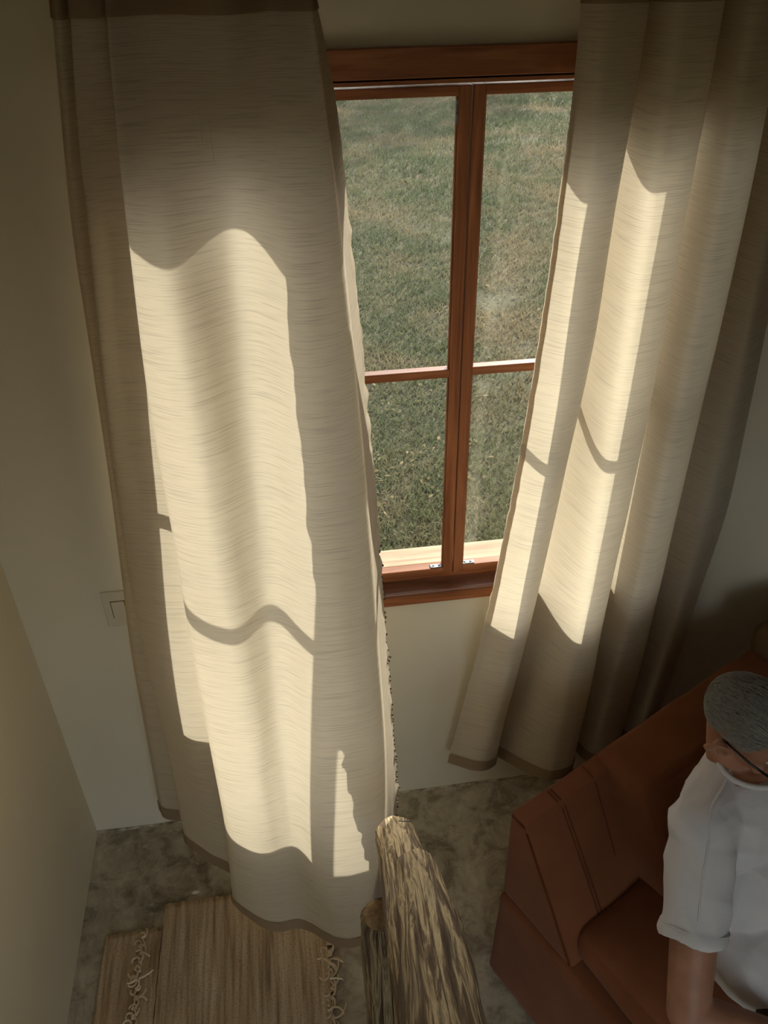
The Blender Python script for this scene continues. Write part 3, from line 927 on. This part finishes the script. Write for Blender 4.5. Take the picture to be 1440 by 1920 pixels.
# ================================================================ RUGS
def rug_sheet(x0, x1, y0, y1, z, th, ridge, seed, skew=0.0):
    nx, ny = int((x1 - x0) / 0.0035), 40
    vv, uv, ff = [], [], []
    for i in range(nx + 1):
        for j in range(ny + 1):
            x = x0 + (x1 - x0) * i / nx
            y = y0 + (y1 - y0) * j / ny
            wv = 0.5 + 0.5 * math.sin(2 * math.pi * (x / ridge + 0.25 * noise.noise(Vector((x * 12, y * 7, seed)))))
            hgt = th * (0.62 + 0.38 * wv ** 0.7) + 0.0020 * noise.noise(Vector((x * 60, y * 45, seed))) + 0.004 * noise.noise(Vector((x * 5, y * 5, seed + 3)))
            ex = 0.004 * noise.noise(Vector((y * 30, seed, 1.0))) if i in (0, nx) else 0
            ey = 0.006 * noise.noise(Vector((x * 40, seed, 2.0))) if j in (0, ny) else 0
            vv.append((x + ex + skew * (y - y1), y + ey, z + max(0.001, hgt)))
    for i in range(nx):
        for j in range(ny):
            a = i * (ny + 1) + j
            ff.append((a, a + ny + 1, a + ny + 2, a + 1))
    # skirt down to the floor
    ring = [i * (ny + 1) for i in range(nx + 1)] + [nx * (ny + 1) + j for j in range(1, ny + 1)] + [i * (ny + 1) + ny for i in range(nx - 1, -1, -1)] + [j for j in range(ny - 1, 0, -1)]
    n0 = len(vv)
    for k in ring:
        vv.append((vv[k][0], vv[k][1], z))
    for k in range(len(ring)):
        k2 = (k + 1) % len(ring)
        ff.append((ring[k], n0 + k, n0 + k2, ring[k2]))
    return vv, ff

def fringe(x, y0, y1, z, root, n, length, seed, skew=0.0, yref=0.0):
    r = random.Random(seed)
    for k in range(n):
        y = y0 + (y1 - y0) * (k + 0.5) / n
        xb = x + skew * (y - yref)
        mb = MB()
        for s in range(3):
            p = Vector((xb - 0.004, y + r.uniform(-.004, .004), z + 0.005))
            pts = [p]
            a = r.uniform(-0.9, 0.9)
            nn = 9
            curl = r.uniform(-0.75, 0.75)
            lg = length * r.uniform(0.55, 1.0)
            for q in range(nn):
                a += curl * r.uniform(0.3, 1.3)
                p = p + Vector((math.cos(a), math.sin(a), 0)) * lg / nn
                p.z = z + 0.004 + 0.004 * abs(math.sin(q * 1.1 + k)) + 0.002 * s
                pts.append(p.copy())
            mb.tube(pts, [0.0034] + [0.0030] * (nn - 1) + [0.0018], 6)
        mb.ell((xb + 0.003, y, z + 0.007), (0.006, 0.005, 0.0045), nu=8, nv=6)
        mb.build('fringe_tassel', 'fringe', root, True)

SK = -0.10
under = thing('rag_rug', 'narrow tan rag rug with a fringe, lying along the plain wall', 'rug')
v_, f_ = rug_sheet(-0.685, -0.518, -1.15, -0.372, 0.0005, 0.008, 0.018, 4.0, 0.02)
obj('weave', v_, f_, 'rug', under, True)
main = thing('rag_rug', 'wide tan rag rug with a fringed end, lying under the billowing curtain', 'rug')
v_, f_ = rug_sheet(-0.513, -0.018, -1.15, -0.300, 0.0005, 0.014, 0.021, 9.0, 0.02)
obj('weave', v_, f_, 'rug', main, True)
fringe(-0.018, -0.95, -0.33, 0.001, main, 24, 0.070, 3, 0.02, -0.3)
fringe(-0.572, -0.95, -0.385, 0.008, under, 22, 0.055, 8, 0.02, -0.372)

# ================================================================ LOG HANDRAIL
rail = thing('log_handrail', 'rough peeled log handrail sloping down towards the floor in front of the curtain', 'handrail', loc=(0.10, -0.95, 0.0))
RO = Vector((0.10, -0.95, 0.0))
def knobby(seed, amp=0.10, knots=()):
    def w(t, a, p):
        k = 1.0 + amp * noise.noise(Vector((math.cos(a) * 1.3 + seed, math.sin(a) * 1.3, t * 5))) + amp * 0.45 * noise.noise(Vector((math.cos(a) * 4 + seed, math.sin(a) * 4, t * 9)))
        for (tk, ak, wt, wa, h) in knots:
            da = math.atan2(math.sin(a - ak), math.cos(a - ak))
            k += h * math.exp(-((t - tk) / wt) ** 2 - (da / wa) ** 2)
        return k
    return w
def log(name, a, b, ra, rb, mat, seed, bend=(0, 0, 0), amp=0.10, knots=(), nseg=60, ends=True):
    a, b = Vector(a) - RO, Vector(b) - RO
    pts, rad = [], []
    for i in range(nseg + 1):
        t = i / nseg
        p = a.lerp(b, t) + Vector(bend) * math.sin(math.pi * t)
        pts.append(p)
        rr = ra + (rb - ra) * t
        e = min(t, 1 - t) * (b - a).length
        if e < 0.02:
            rr *= 0.80 + 0.20 * math.sqrt(max(0.0, 1 - (1 - e / 0.02) ** 2))
        rad.append(rr)
    mb = MB().tube(pts, rad, 40, True, knobby(seed, amp, knots))
    o = mb.build(name, mat, rail, True, True)
    return o
lower = log('lower_log', (0.160, -0.702, 0.815), (0.080, -1.62, 1.735), 0.046, 0.048, 'peeled_log', 2.0, (0.004, 0, 0.004))
upper = log('upper_log', (0.150, -0.995, 1.150), (0.070, -1.66, 1.815), 0.038, 0.046, 'peeled_log', 6.3, (0.004, 0, 0), 0.14,
            knots=((0.30, math.pi * 0.95, 0.06, 0.5, 0.30), (0.55, 0.4, 0.10, 0.6, 0.12)))
post = log('post', (0.088, -0.985, 1.005), (0.088, -0.985, 0.0), 0.040, 0.044, 'dark_log', 11.0, (0.006, 0, 0), 0.10)
post2 = log('post', (0.100, -1.56, 1.66), (0.100, -1.56, 0.0), 0.042, 0.046, 'dark_log', 15.0)
MB().ell(Vector((0.088, -0.985, 1.003)) - RO, (0.033, 0.033, 0.005), nu=20, nv=8).build('sawn_top', 'sawn', post, True)
# nail head and wire tie
MB().ell(Vector((0.153, -1.000, 1.199)) - RO, (0.0075, 0.006, 0.004), nu=10, nv=6).build('nail', 'zinc', rail, True)
MB().tube([Vector(p) - RO for p in ((0.160, -0.742, 0.925), (0.172, -0.745, 0.926), (0.184, -0.742, 0.918), (0.187, -0.735, 0.905))], 0.0012, 6).build('wire_tie', 'zinc', rail, True)

# ================================================================ SOFA
SO = Vector((0.449, -0.640, 0.0))
SU = Vector((0.891, 0.454, 0.0)).normalized()
SF = Vector((0.454, -0.891, 0.0)).normalized()
sofa = thing('sofa', 'rust brown suede armless sofa standing at an angle before the curtain', 'sofa', loc=SO[:])
def S(u, fwd, z):
    return SU * u + SF * fwd + Vector((0, 0, z))
def W(u, fwd, z):
    return SO + S(u, fwd, z)

def puffy(c8, n=14, e=0.22, puff=(0, 0, 0, 0, 0, 0), seed=0.0, wr=0.003):
    """rounded box: c8 = corners indexed [u][f][z]; e = rounding; puff per side (u0,u1,f0,f1,z0,z1) in metres"""
    c = [[[Vector(c8[i][j][k]) for k in (0, 1)] for j in (0, 1)] for i in (0, 1)]
    def tri(a, b, d):
        r = Vector()
        for i, wi in ((0, 1 - a), (1, a)):
            for j, wj in ((0, 1 - b), (1, b)):
                for k, wk in ((0, 1 - d), (1, d)):
                    r += c[i][j][k] * (wi * wj * wk)
        return r
    du = (c[1][0][0] - c[0][0][0]).length
    df = (c[0][1][0] - c[0][0][0]).length
    dz = (c[0][0][1] - c[0][0][0]).length
    vv, ff, key = [], [], {}
    def place(a, b, d):
        kk = (round(a, 5), round(b, 5), round(d, 5))
        if kk in key:
            return key[kk]
        # rounding: pull the corner towards a sphere of radius e (in metres)
        q = []
        L = (du, df, dz)
        P = [a * L[0], b * L[1], d * L[2]]
        C = [min(max(P[i], e), L[i] - e) if L[i] > 2 * e else L[i] / 2 for i in range(3)]
        D = [P[i] - C[i] for i in range(3)]
        m = math.sqrt(sum(x * x for x in D))
        mx = max(abs(x) for x in D)
        if m > 1e-9:
            D = [x / m * mx for x in D]
        Q = [(C[i] + D[i]) / L[i] for i in range(3)]
        p = tri(*Q)
        bulge = lambda x: max(0.0, 4 * x * (1 - x))
        uu = (c[1][0][0] - c[0][0][0]).normalized()
        fu = (c[0][1][0] - c[0][0][0]).normalized()
        zu = (c[0][0][1] - c[0][0][0]).normalized()
        p = p - uu * puff[0] * (1 - a) ** 4 * bulge(b) * bulge(d) + uu * puff[1] * a ** 4 * bulge(b) * bulge(d)
        p = p - fu * puff[2] * (1 - b) ** 4 * bulge(a) ** .6 * bulge(d) + fu * puff[3] * b ** 4 * bulge(a) ** .6 * bulge(d)
        p = p - zu * puff[4] * (1 - d) ** 4 * bulge(a) ** .6 * bulge(b) + zu * puff[5] * d ** 4 * bulge(a) ** .6 * bulge(b) ** .7
        p += Vector((noise.noise(p * 7 + Vector((seed, 0, 0))), noise.noise(p * 7 + Vector((0, seed, 3))), noise.noise(p * 7 + Vector((9, 0, seed))))) * wr
        vv.append(p)
        key[kk] = len(vv) - 1
        return key[kk]
    # denser near the edges
    g = [0.5 - 0.5 * math.cos(math.pi * i / n) for i in range(n + 1)]
    for i in range(n):
        for j in range(n):
            a0, a1, b0, b1 = g[i], g[i + 1], g[j], g[j + 1]
            for side in (0.0, 1.0):
                for fa in ((lambda s, x, y: (s, x, y)), (lambda s, x, y: (x, s, y)), (lambda s, x, y: (x, y, s))):
                    q = [place(*fa(side, x, y)) for x, y in ((a0, b0), (a1, b0), (a1, b1), (a0, b1))]
                    ff.append(q)
    return vv, ff
def fix_normals(o):
    bm = bmesh.new()
    bm.from_mesh(o.data)
    bmesh.ops.recalc_face_normals(bm, faces=bm.faces)
    bm.to_mesh(o.data)
    bm.free()
    return o
SL = 1.32
def block(name, prof00, prof01, prof10, prof11, u0, u1, mat='suede', parent=None, **kw):
    """corners as (F, z) for [f][z] at both ends"""
    c8 = [[[S(u, *prof00), S(u, *prof01)], [S(u, *prof10), S(u, *prof11)]] for u in (u0, u1)]
    v_, f_ = puffy(c8, **kw)
    return fix_normals(obj(name, v_, f_, mat, parent or sofa, True))
block('base', (-0.012, 0.015), (0.0, 0.415), (0.86, 0.015), (0.85, 0.415), -0.012, SL, e=0.018, wr=0.002, n=16)
back = block('backrest', (0.0, 0.41), (0.0, 0.752), (0.255, 0.41), (0.052, 0.748), 0.0, SL, e=0.014, wr=0.0025, n=18, seed=2.0)
block('back_cushion', (0.02, 0.44), (-0.006, 0.766), (0.40, 0.44), (0.165, 0.776), 0.275, SL - 0.01, e=0.045, puff=(0.0, 0, 0, 0.035, 0, 0.004), seed=5.0, n=22, wr=0.006)
block('seat_cushion', (0.22, 0.405), (0.20, 0.485), (0.90, 0.405), (0.90, 0.485), 0.035, SL - 0.005, e=0.038, puff=(0.02, 0, 0, 0.02, 0, 0.045), seed=8.0, n=24, wr=0.005)
block('bolster', (-0.01, 0.74), (-0.01, 0.845), (0.13, 0.74), (0.10, 0.84), 0.925, SL - 0.02, mat='dark_suede', e=0.035, puff=(0.01, 0, 0, 0.02, 0, 0.02), seed=3.0, n=14, wr=0.004)
# seams
def seam(name, pts, r=0.0022, parent=None):
    MB().tube([S(*p) for p in pts], r, 6).build(name, 'seam', parent or sofa, True)
for u in (0.112, 0.122):
    seam('seam', [(u, -0.002, 0.60), (u, -0.001, 0.742), (u, 0.012, 0.753), (u, 0.042, 0.750), (u + 0.003, 0.060, 0.736), (u + 0.01, 0.16, 0.57), (u + 0.012, 0.235, 0.445)], parent=back)
seam('seam', [(0.235, -0.001, 0.742), (0.235, 0.010, 0.7535), (0.233, 0.042, 0.7505), (0.232, 0.060, 0.737), (0.225, 0.16, 0.57)], 0.0016, back)
seam('end_seam', [(-0.002, 0.060, 0.733), (-0.001, 0.16, 0.568), (-0.001, 0.245, 0.425)], 0.003, back)
seam('end_seam', [(-0.001, 0.004, 0.742), (-0.002, 0.050, 0.744)], 0.0022, back)
# gathered stitch on the back cushion corner
for k in range(7):
    u = 0.315 + 0.022 * k
    z0 = 0.758 - 0.004 * k
    seam('gather_stitch', [(u, 0.108 + 0.010 * k, z0 - 0.002), (u + 0.006, 0.135 + 0.010 * k, z0 - 0.020)], 0.0022)
for (u, fw_) in ((0.06, 0.04), (0.06, 0.80), (SL - 0.06, 0.04), (SL - 0.06, 0.80)):
    MB().tube([S(u, fw_, 0.0), S(u, fw_, 0.03)], 0.025, 12).build('foot', 'black', sofa)

# ================================================================ SEATED PERSON
man = thing('person', 'grey-haired person in a white t-shirt and glasses seated on the rust sofa', 'person', loc=W(0.36, 0.48, 0.0)[:])
MO = W(0.36, 0.48, 0.0)
def P(u, fwd, z):
    return W(u, fwd, z) - MO
def head_frame():
    yaw = math.radians(10)
    fh = SF * math.cos(yaw) + SU * math.sin(yaw)
    rh = SF * math.sin(yaw) - SU * math.cos(yaw)
    pitch = math.radians(22)
    up = Vector((0, 0, 1))
    f2 = fh * math.cos(pitch) - up * math.sin(pitch)
    u2 = up * math.cos(pitch) + fh * math.sin(pitch)
    roll = math.radians(17)
    r2 = rh * math.cos(roll) - u2 * math.sin(roll)
    u3 = u2 * math.cos(roll) + rh * math.sin(roll)
    return f2, r2, u3
HF, HR, HU = [q * 0.94 for q in head_frame()]        # 0.94: size of this head
HC = P(0.344, 0.314, 1.127)
def Hd(r_, f_, u_):
    return HC + HR * r_ + HF * f_ + HU * u_
J = dict(pel=P(.37, .51, .60), mid=P(.365, .42, .73), che=P(.36, .355, .875), nek=P(.362, .305, 0.985),
         shR=P(.205, .350, .925), shL=P(.530, .345, .925), elR=P(.020, .520, .665), elL=P(.60, .45, .66),
         wrR=P(.20, .715, .62), wrL=P(.45, .68, .64),
         hipR=P(.275, .53, .60), hipL=P(.465, .53, .60), knR=P(.235, .98, .575), knL=P(.52, .98, .575), anR=P(.235, 1.03, .09), anL=P(.53, 1.05, .09))
mb = MB()
# trunk
mb.ell(J['pel'], (0.165, 0.12, 0.12), (SU, SF, Vector((0, 0, 1))))
mb.ell(J['mid'], (0.155, 0.125, 0.15), (SU, SF, Vector((0, 0, 1))))
mb.ell(J['che'], (0.155, 0.105, 0.15), (SU, SF, Vector((0, 0, 1))))
mb.capsule(J['shR'], J['shL'], 0.062, 0.062)
mb.capsule(J['nek'] - Vector((0, 0, 0.02)), Hd(0, -0.020, -0.045), 0.060, 0.056)
# arms
for s in 'RL':
    mb.capsule(J['sh' + s], J['el' + s], 0.056, 0.043)
    mb.capsule(J['el' + s], J['wr' + s], 0.043, 0.028)
    d = (J['wr' + s] - J['el' + s]).normalized()
    side = d.cross(Vector((0, 0, 1))).normalized()
    nrm = side.cross(d)
    inward = side if s == 'R' else -side          # thumb side
    if (inward.dot(SU) < 0) == (s == 'R'):
        inward = -inward
    palm = J['wr' + s] + d * 0.055
    mb.ell(palm, (0.052, 0.042, 0.017), (d, inward, nrm))
    for k, (o_, l1) in enumerate(((0.030, 0.040), (0.010, 0.046), (-0.010, 0.042), (-0.029, 0.032))):
        a = palm + d * 0.040 + inward * o_
        b = a + d * l1 - nrm * 0.012
        c_ = b + d * l1 * 0.45 - nrm * l1 * 0.62
        e_ = c_ - d * l1 * 0.10 - nrm * l1 * 0.55
        mb.capsule(a, b, 0.0092, 0.0085, 10)
        mb.capsule(b, c_, 0.0085, 0.0078, 10)
        mb.capsule(c_, e_, 0.0078, 0.0068, 10)
    t0 = J['wr' + s] + d * 0.022 + inward * 0.026
    t1 = t0 + d * 0.035 + inward * 0.026 - nrm * 0.010
    t2 = t1 + d * 0.030 + inward * 0.004 - nrm * 0.016
    mb.capsule(t0, t1, 0.0125, 0.0105, 10)
    mb.capsule(t1, t2, 0.0105, 0.0085, 10)
# legs
for s in 'RL':
    mb.capsule(J['hip' + s], J['kn' + s], 0.085, 0.060)
    mb.capsule(J['kn' + s], J['an' + s], 0.056, 0.036)
    a = J['an' + s]
    mb.capsule(a - Vector((0, 0, 0.045)) - SF * 0.02, a + SF * 0.16 - Vector((0, 0, 0.055)), 0.036, 0.030)
# head
AX = (HR, HF, HU)
mb.ell(Hd(0, -0.012, 0.030), (0.076, 0.097, 0.088), AX, 28, 20)
mb.ell(Hd(0, 0.030, -0.030), (0.063, 0.068, 0.085), AX, 24, 16)
mb.ell(Hd(0, 0.050, -0.088), (0.046, 0.046, 0.034), AX)
mb.capsule(Hd(0.052, 0.0, -0.060), Hd(0.030, 0.062, -0.092), 0.020, 0.020)
mb.capsule(Hd(-0.052, 0.0, -0.060), Hd(-0.030, 0.062, -0.092), 0.020, 0.020)
mb.capsule(Hd(0, 0.092, 0.002), Hd(0, 0.116, -0.036), 0.011, 0.015, 12)
mb.capsule(Hd(0.012, 0.104, -0.040), Hd(-0.012, 0.104, -0.040), 0.009, 0.009, 10)
mb.capsule(Hd(0.036, 0.078, 0.022), Hd(-0.036, 0.078, 0.022), 0.014, 0.014, 12)
mb.capsule(Hd(0.020, 0.095, -0.064), Hd(-0.020, 0.095, -0.064), 0.007, 0.007, 10)
mb.capsule(Hd(0.016, 0.093, -0.075), Hd(-0.016, 0.093, -0.075), 0.007, 0.007, 10)
mb.ell(Hd(0.040, 0.070, -0.030), (0.026, 0.022, 0.022), AX)
mb.ell(Hd(-0.040, 0.070, -0.030), (0.026, 0.022, 0.022), AX)
for s in (1, -1):                                  # ears: rim, concha, lobe, tragus
    E0 = lambda f_, u_, o_=0.0: Hd(s * (0.082 + o_ * 1.4 - 0.50 * min(0, f_ + 0.0)), -0.008 + f_ * 1.15, -0.012 + u_ * 1.12)
    rim = [(0.010, -0.004, 0.004), (0.014, 0.016, 0.006), (0.006, 0.030, 0.008), (-0.008, 0.034, 0.012), (-0.020, 0.024, 0.014), (-0.024, 0.006, 0.013), (-0.018, -0.012, 0.010), (-0.008, -0.024, 0.007)]
    for a, b in zip(rim[:-1], rim[1:]):
        mb.capsule(E0(*a), E0(*b), 0.0052, 0.0052, 8)
    mb.ell(E0(-0.006, 0.005, 0.001), (0.006, 0.017, 0.026), AX, 14, 10)
    mb.capsule(E0(-0.014, 0.016, 0.008), E0(-0.010, -0.010, 0.007), 0.0042, 0.0042, 8)
    mb.ell(E0(0.000, -0.030, 0.005), (0.0065, 0.010, 0.011), AX, 12, 8)
    mb.ell(E0(0.013, -0.008, 0.003), (0.006, 0.006, 0.009), AX, 10, 8)
body = mb.build('body', 'skin', man, True)
bake(body, [('REMESH', dict(mode='VOXEL', voxel_size=0.0038, adaptivity=0.0)), ('SMOOTH', dict(factor=0.5, iterations=3))])
for s in (1, -1):
    MB().ell(Hd(s * 0.031, 0.076, 0.000), (0.012, 0.012, 0.012), AX, 14, 10).build('eye', 'eye', man, True)

# t-shirt
mb = MB()
mb.ell(J['pel'] + Vector((0, 0, 0.015)) + SF * 0.02, (0.205, 0.215, 0.155), (SU, SF, Vector((0, 0, 1))))
mb.ell(J['mid'], (0.172, 0.142, 0.17), (SU, SF, Vector((0, 0, 1))))
mb.ell(J['che'], (0.170, 0.118, 0.145), (SU, SF, Vector((0, 0, 1))))
mb.capsule(J['shR'], J['shL'], 0.070, 0.070)
mb.capsule(J['shR'].lerp(J['nek'], 0.1), J['nek'] - Vector((0, 0, 0.032)), 0.066, 0.068)
mb.capsule(J['shL'].lerp(J['nek'], 0.1), J['nek'] - Vector((0, 0, 0.032)), 0.066, 0.068)
for s in 'RL':
    a, b = J['sh' + s], J['el' + s]
    d = (b - a)
    pts = [a.lerp(b, t) for t in (-0.02, 0.1, 0.25, 0.4, 0.5, 0.59)]
    mb.tube(pts, [0.064, 0.066, 0.066, 0.065, 0.065, 0.066], 28)
    mb.tube([a.lerp(b, 0.54), a.lerp(b, 0.60)], [0.068, 0.069], 28)
shirt = mb.build('t_shirt', 'cotton', man, True)
bake(shirt, [('REMESH', dict(mode='VOXEL', voxel_size=0.0045, adaptivity=0.0)), ('SMOOTH', dict(factor=0.5, iterations=3))])
me = shirt.data
N = len(me.vertices)
co = np.zeros(N * 3); me.vertices.foreach_get('co', co); co = co.reshape(-1, 3)
no = np.zeros(N * 3); me.vertices.foreach_get('normal', no); no = no.reshape(-1, 3)
shv, elv = np.array(J['shR']), np.array(J['elR'])
ax_ = (elv - shv) / np.linalg.norm(elv - shv)
for i in range(N):
    p = Vector(co[i])
    along = float((co[i] - shv) @ ax_)
    q = p - Vector(shv) - Vector(ax_) * along
    # drag folds: ridged noise stretched obliquely
    s1 = p.dot((SU * 0.5 + SF * 0.3 + Vector((0, 0, 0.8))).normalized())
    s2 = p.dot((SU * 0.7 - SF * 0.5 - Vector((0, 0, 0.4))).normalized())
    s3 = p.dot((SF * 0.8 + SU * 0.2 - Vector((0, 0, 0.5))).normalized())
    r1 = 1 - abs(noise.noise(Vector((s1 * 17, s2 * 7, s3 * 7)))) * 2.2
    r2 = 1 - abs(noise.noise(Vector((s1 * 9 + 4, s2 * 20, s3 * 6)))) * 2.2
    co[i] += no[i] * (0.0055 * r1 + 0.0045 * r2 - 0.003)
me.vertices.foreach_set('co', co.ravel())
me.update()
# collar band lying on the shirt around the neck
ring = []
for t in np.linspace(0, 2 * math.pi, 48):
    q = J['nek'] + SU * 0.074 * math.cos(t) + SF * (0.016 + 0.080 * math.sin(t)) + Vector((0, 0, 0.040 - 0.016 * math.sin(t)))
    hit = shirt.closest_point_on_mesh(q)
    ring.append(hit[1] + hit[2] * 0.001)
sm_ = [sum((ring[(k + d) % 47] for d in (-2, -1, 0, 1, 2)), Vector()) / 5 for k in range(47)]
MB().tube(sm_ + [sm_[0]], 0.0062, 10, False).build('collar', 'cotton', man, True)
# sleeve seam and shoulder seam
def on_sleeve(t, ang, rad):
    a, b = J['shR'], J['elR']
    d = (b - a).normalized()
    s_ = d.cross(Vector((0, 0, 1))).normalized(); n_ = s_.cross(d)
    return a.lerp(b, t) + (s_ * math.cos(ang) + n_ * math.sin(ang)) * rad
MB().tube([on_sleeve(0.535, t, 0.068) for t in np.linspace(0, 2 * math.pi, 40)], 0.0016, 6, False).build('sleeve_stitch', 'cotton', man, True)

# raised shoulder seam, neck to sleeve
sm = []
for t in np.linspace(0, 1, 14):
    a = J['nek'].lerp(J['shR'], min(1.0, t * 2.0)) if t < 0.5 else J['shR'].lerp(J['elR'], (t - 0.5) * 1.15)
    sm.append(a + Vector((0, 0, 0.066)) - SU * 0.012 * t + SF * 0.004)
shirt_hit = [shirt.closest_point_on_mesh(q)[1:3] for q in sm[1:]]
MB().tube([p_ + n_ * 0.0006 for p_, n_ in shirt_hit], 0.0022, 6).build('shoulder_seam', 'cotton', man, True)

# trousers
mb = MB()
mb.ell(J['pel'] - Vector((0, 0, 0.02)), (0.176, 0.135, 0.105), (SU, SF, Vector((0, 0, 1))))
for s in 'RL':
    mb.capsule(J['hip' + s], J['kn' + s], 0.097, 0.074)
    a, b = J['kn' + s], J['an' + s]
    mb.tube([a.lerp(b, t) for t in (-0.05, 0.2, 0.5, 0.8, 0.95)], [0.072, 0.070, 0.064, 0.060, 0.060], 24)
tro = mb.build('trousers', 'trousers', man, True)
bake(tro, [('REMESH', dict(mode='VOXEL', voxel_size=0.007, adaptivity=0.0)), ('SMOOTH', dict(factor=0.5, iterations=4))])

# hair: a close cap over the skull plus combed strands
def hair_mask(d):
    """d = unit direction in head axes (r, f, u): >0 means hair grows there"""
    r_, f_, u_ = d
    if f_ < -0.40:
        line = -0.50
    elif f_ < -0.22:
        line = -0.50 + (f_ + 0.40) / 0.18 * 0.50
    elif f_ < 0.36:
        line = 0.0
    else:
        line = (f_ - 0.36) * 1.7
    return u_ - line
nu, nv = 90, 56
vv, ff, keepf = [], [], []
dirs = []
for j in range(nv + 1):
    th = math.pi * j / nv
    for i in range(nu):
        ph = 2 * math.pi * i / nu
        d = (math.sin(th) * math.cos(ph), math.sin(th) * math.sin(ph), math.cos(th))
        dirs.append(d)
        mk = hair_mask(d)
        thin = 0.55 + 0.45 * min(1.0, abs(d[2] - 0.85) * 2.0)
        lift = 0.0075 * max(0.0, min(1.0, mk * 6 + 0.1)) * thin - 0.001
        lift += 0.0022 * noise.noise(Vector((d[0] * 9, d[1] * 5, d[2] * 14)))
        vv.append(Hd(d[0] * (0.076 + lift), -0.012 + d[1] * (0.097 + lift), 0.030 + d[2] * (0.088 + lift)))
for j in range(nv):
    for i in range(nu):
        i2 = (i + 1) % nu
        q = (j * nu + i, (j + 1) * nu + i, (j + 1) * nu + i2, j * nu + i2)
        if sum(hair_mask(dirs[k]) for k in q) / 4 > 0.0:
            ff.append(q)
hair = obj('hair', vv, ff, 'hair', man, True)
mb = MB()
rs = random.Random(5)
cnt = 0
while cnt < 1900:
    d = Vector((rs.gauss(0, 1), rs.gauss(0, 1), rs.gauss(0, 1))).normalized()
    if hair_mask(d) < 0.02:
        continue
    cnt += 1
    # combed backwards on top, down and back at the sides
    flow = Vector((0.15 * d.x, -1.0, -0.55 * abs(d.x) + 0.1)) + Vector((rs.gauss(0, .22), rs.gauss(0, .22), rs.gauss(0, .22)))
    pts = []
    q = d.copy()
    for k in range(4):
        lift = 0.0052 + 0.0026 * math.sin(math.pi * (k + 0.6) / 4) + rs.uniform(0, 0.0012)
        pts.append(Hd(q.x * (0.076 + lift), -0.012 + q.y * (0.097 + lift), 0.030 + q.z * (0.088 + lift)))
        tg = (flow - q * flow.dot(q)).normalized()
        q = (q + tg * 0.085).normalized()
    mb.tube(pts, [0.00055, 0.0006, 0.0005, 0.0002], 3, False)
o = mb.build('hair_strands', 'hair_light', hair, True)
o['kind'] = 'stuff'
# glasses
gl = obj('glasses', [], [], 'black', man)
mb = MB()
for s in (1, -1):
    mb.tube([Hd(s * 0.080, -0.022, 0.012), Hd(s * 0.081, 0.00, 0.016), Hd(s * 0.078, 0.05, 0.014), Hd(s * 0.068, 0.098, 0.010)], [0.0022, 0.0024, 0.0026, 0.003], 8)
    rim = [Hd(s * (0.034 + 0.027 * math.cos(t)), 0.112 - 0.010 * abs(math.cos(t)) * (1 if math.cos(t) > 0 else 0), -0.002 + 0.020 * math.sin(t)) for t in np.linspace(0, 2 * math.pi, 28)]
    mb.tube(rim, 0.0020, 8, False)
mb.tube([Hd(0.008, 0.112, 0.004), Hd(0, 0.118, 0.007), Hd(-0.008, 0.112, 0.004)], 0.002, 8)
bpy.data.objects.remove(gl)
mb.build('glasses', 'black', man, True)
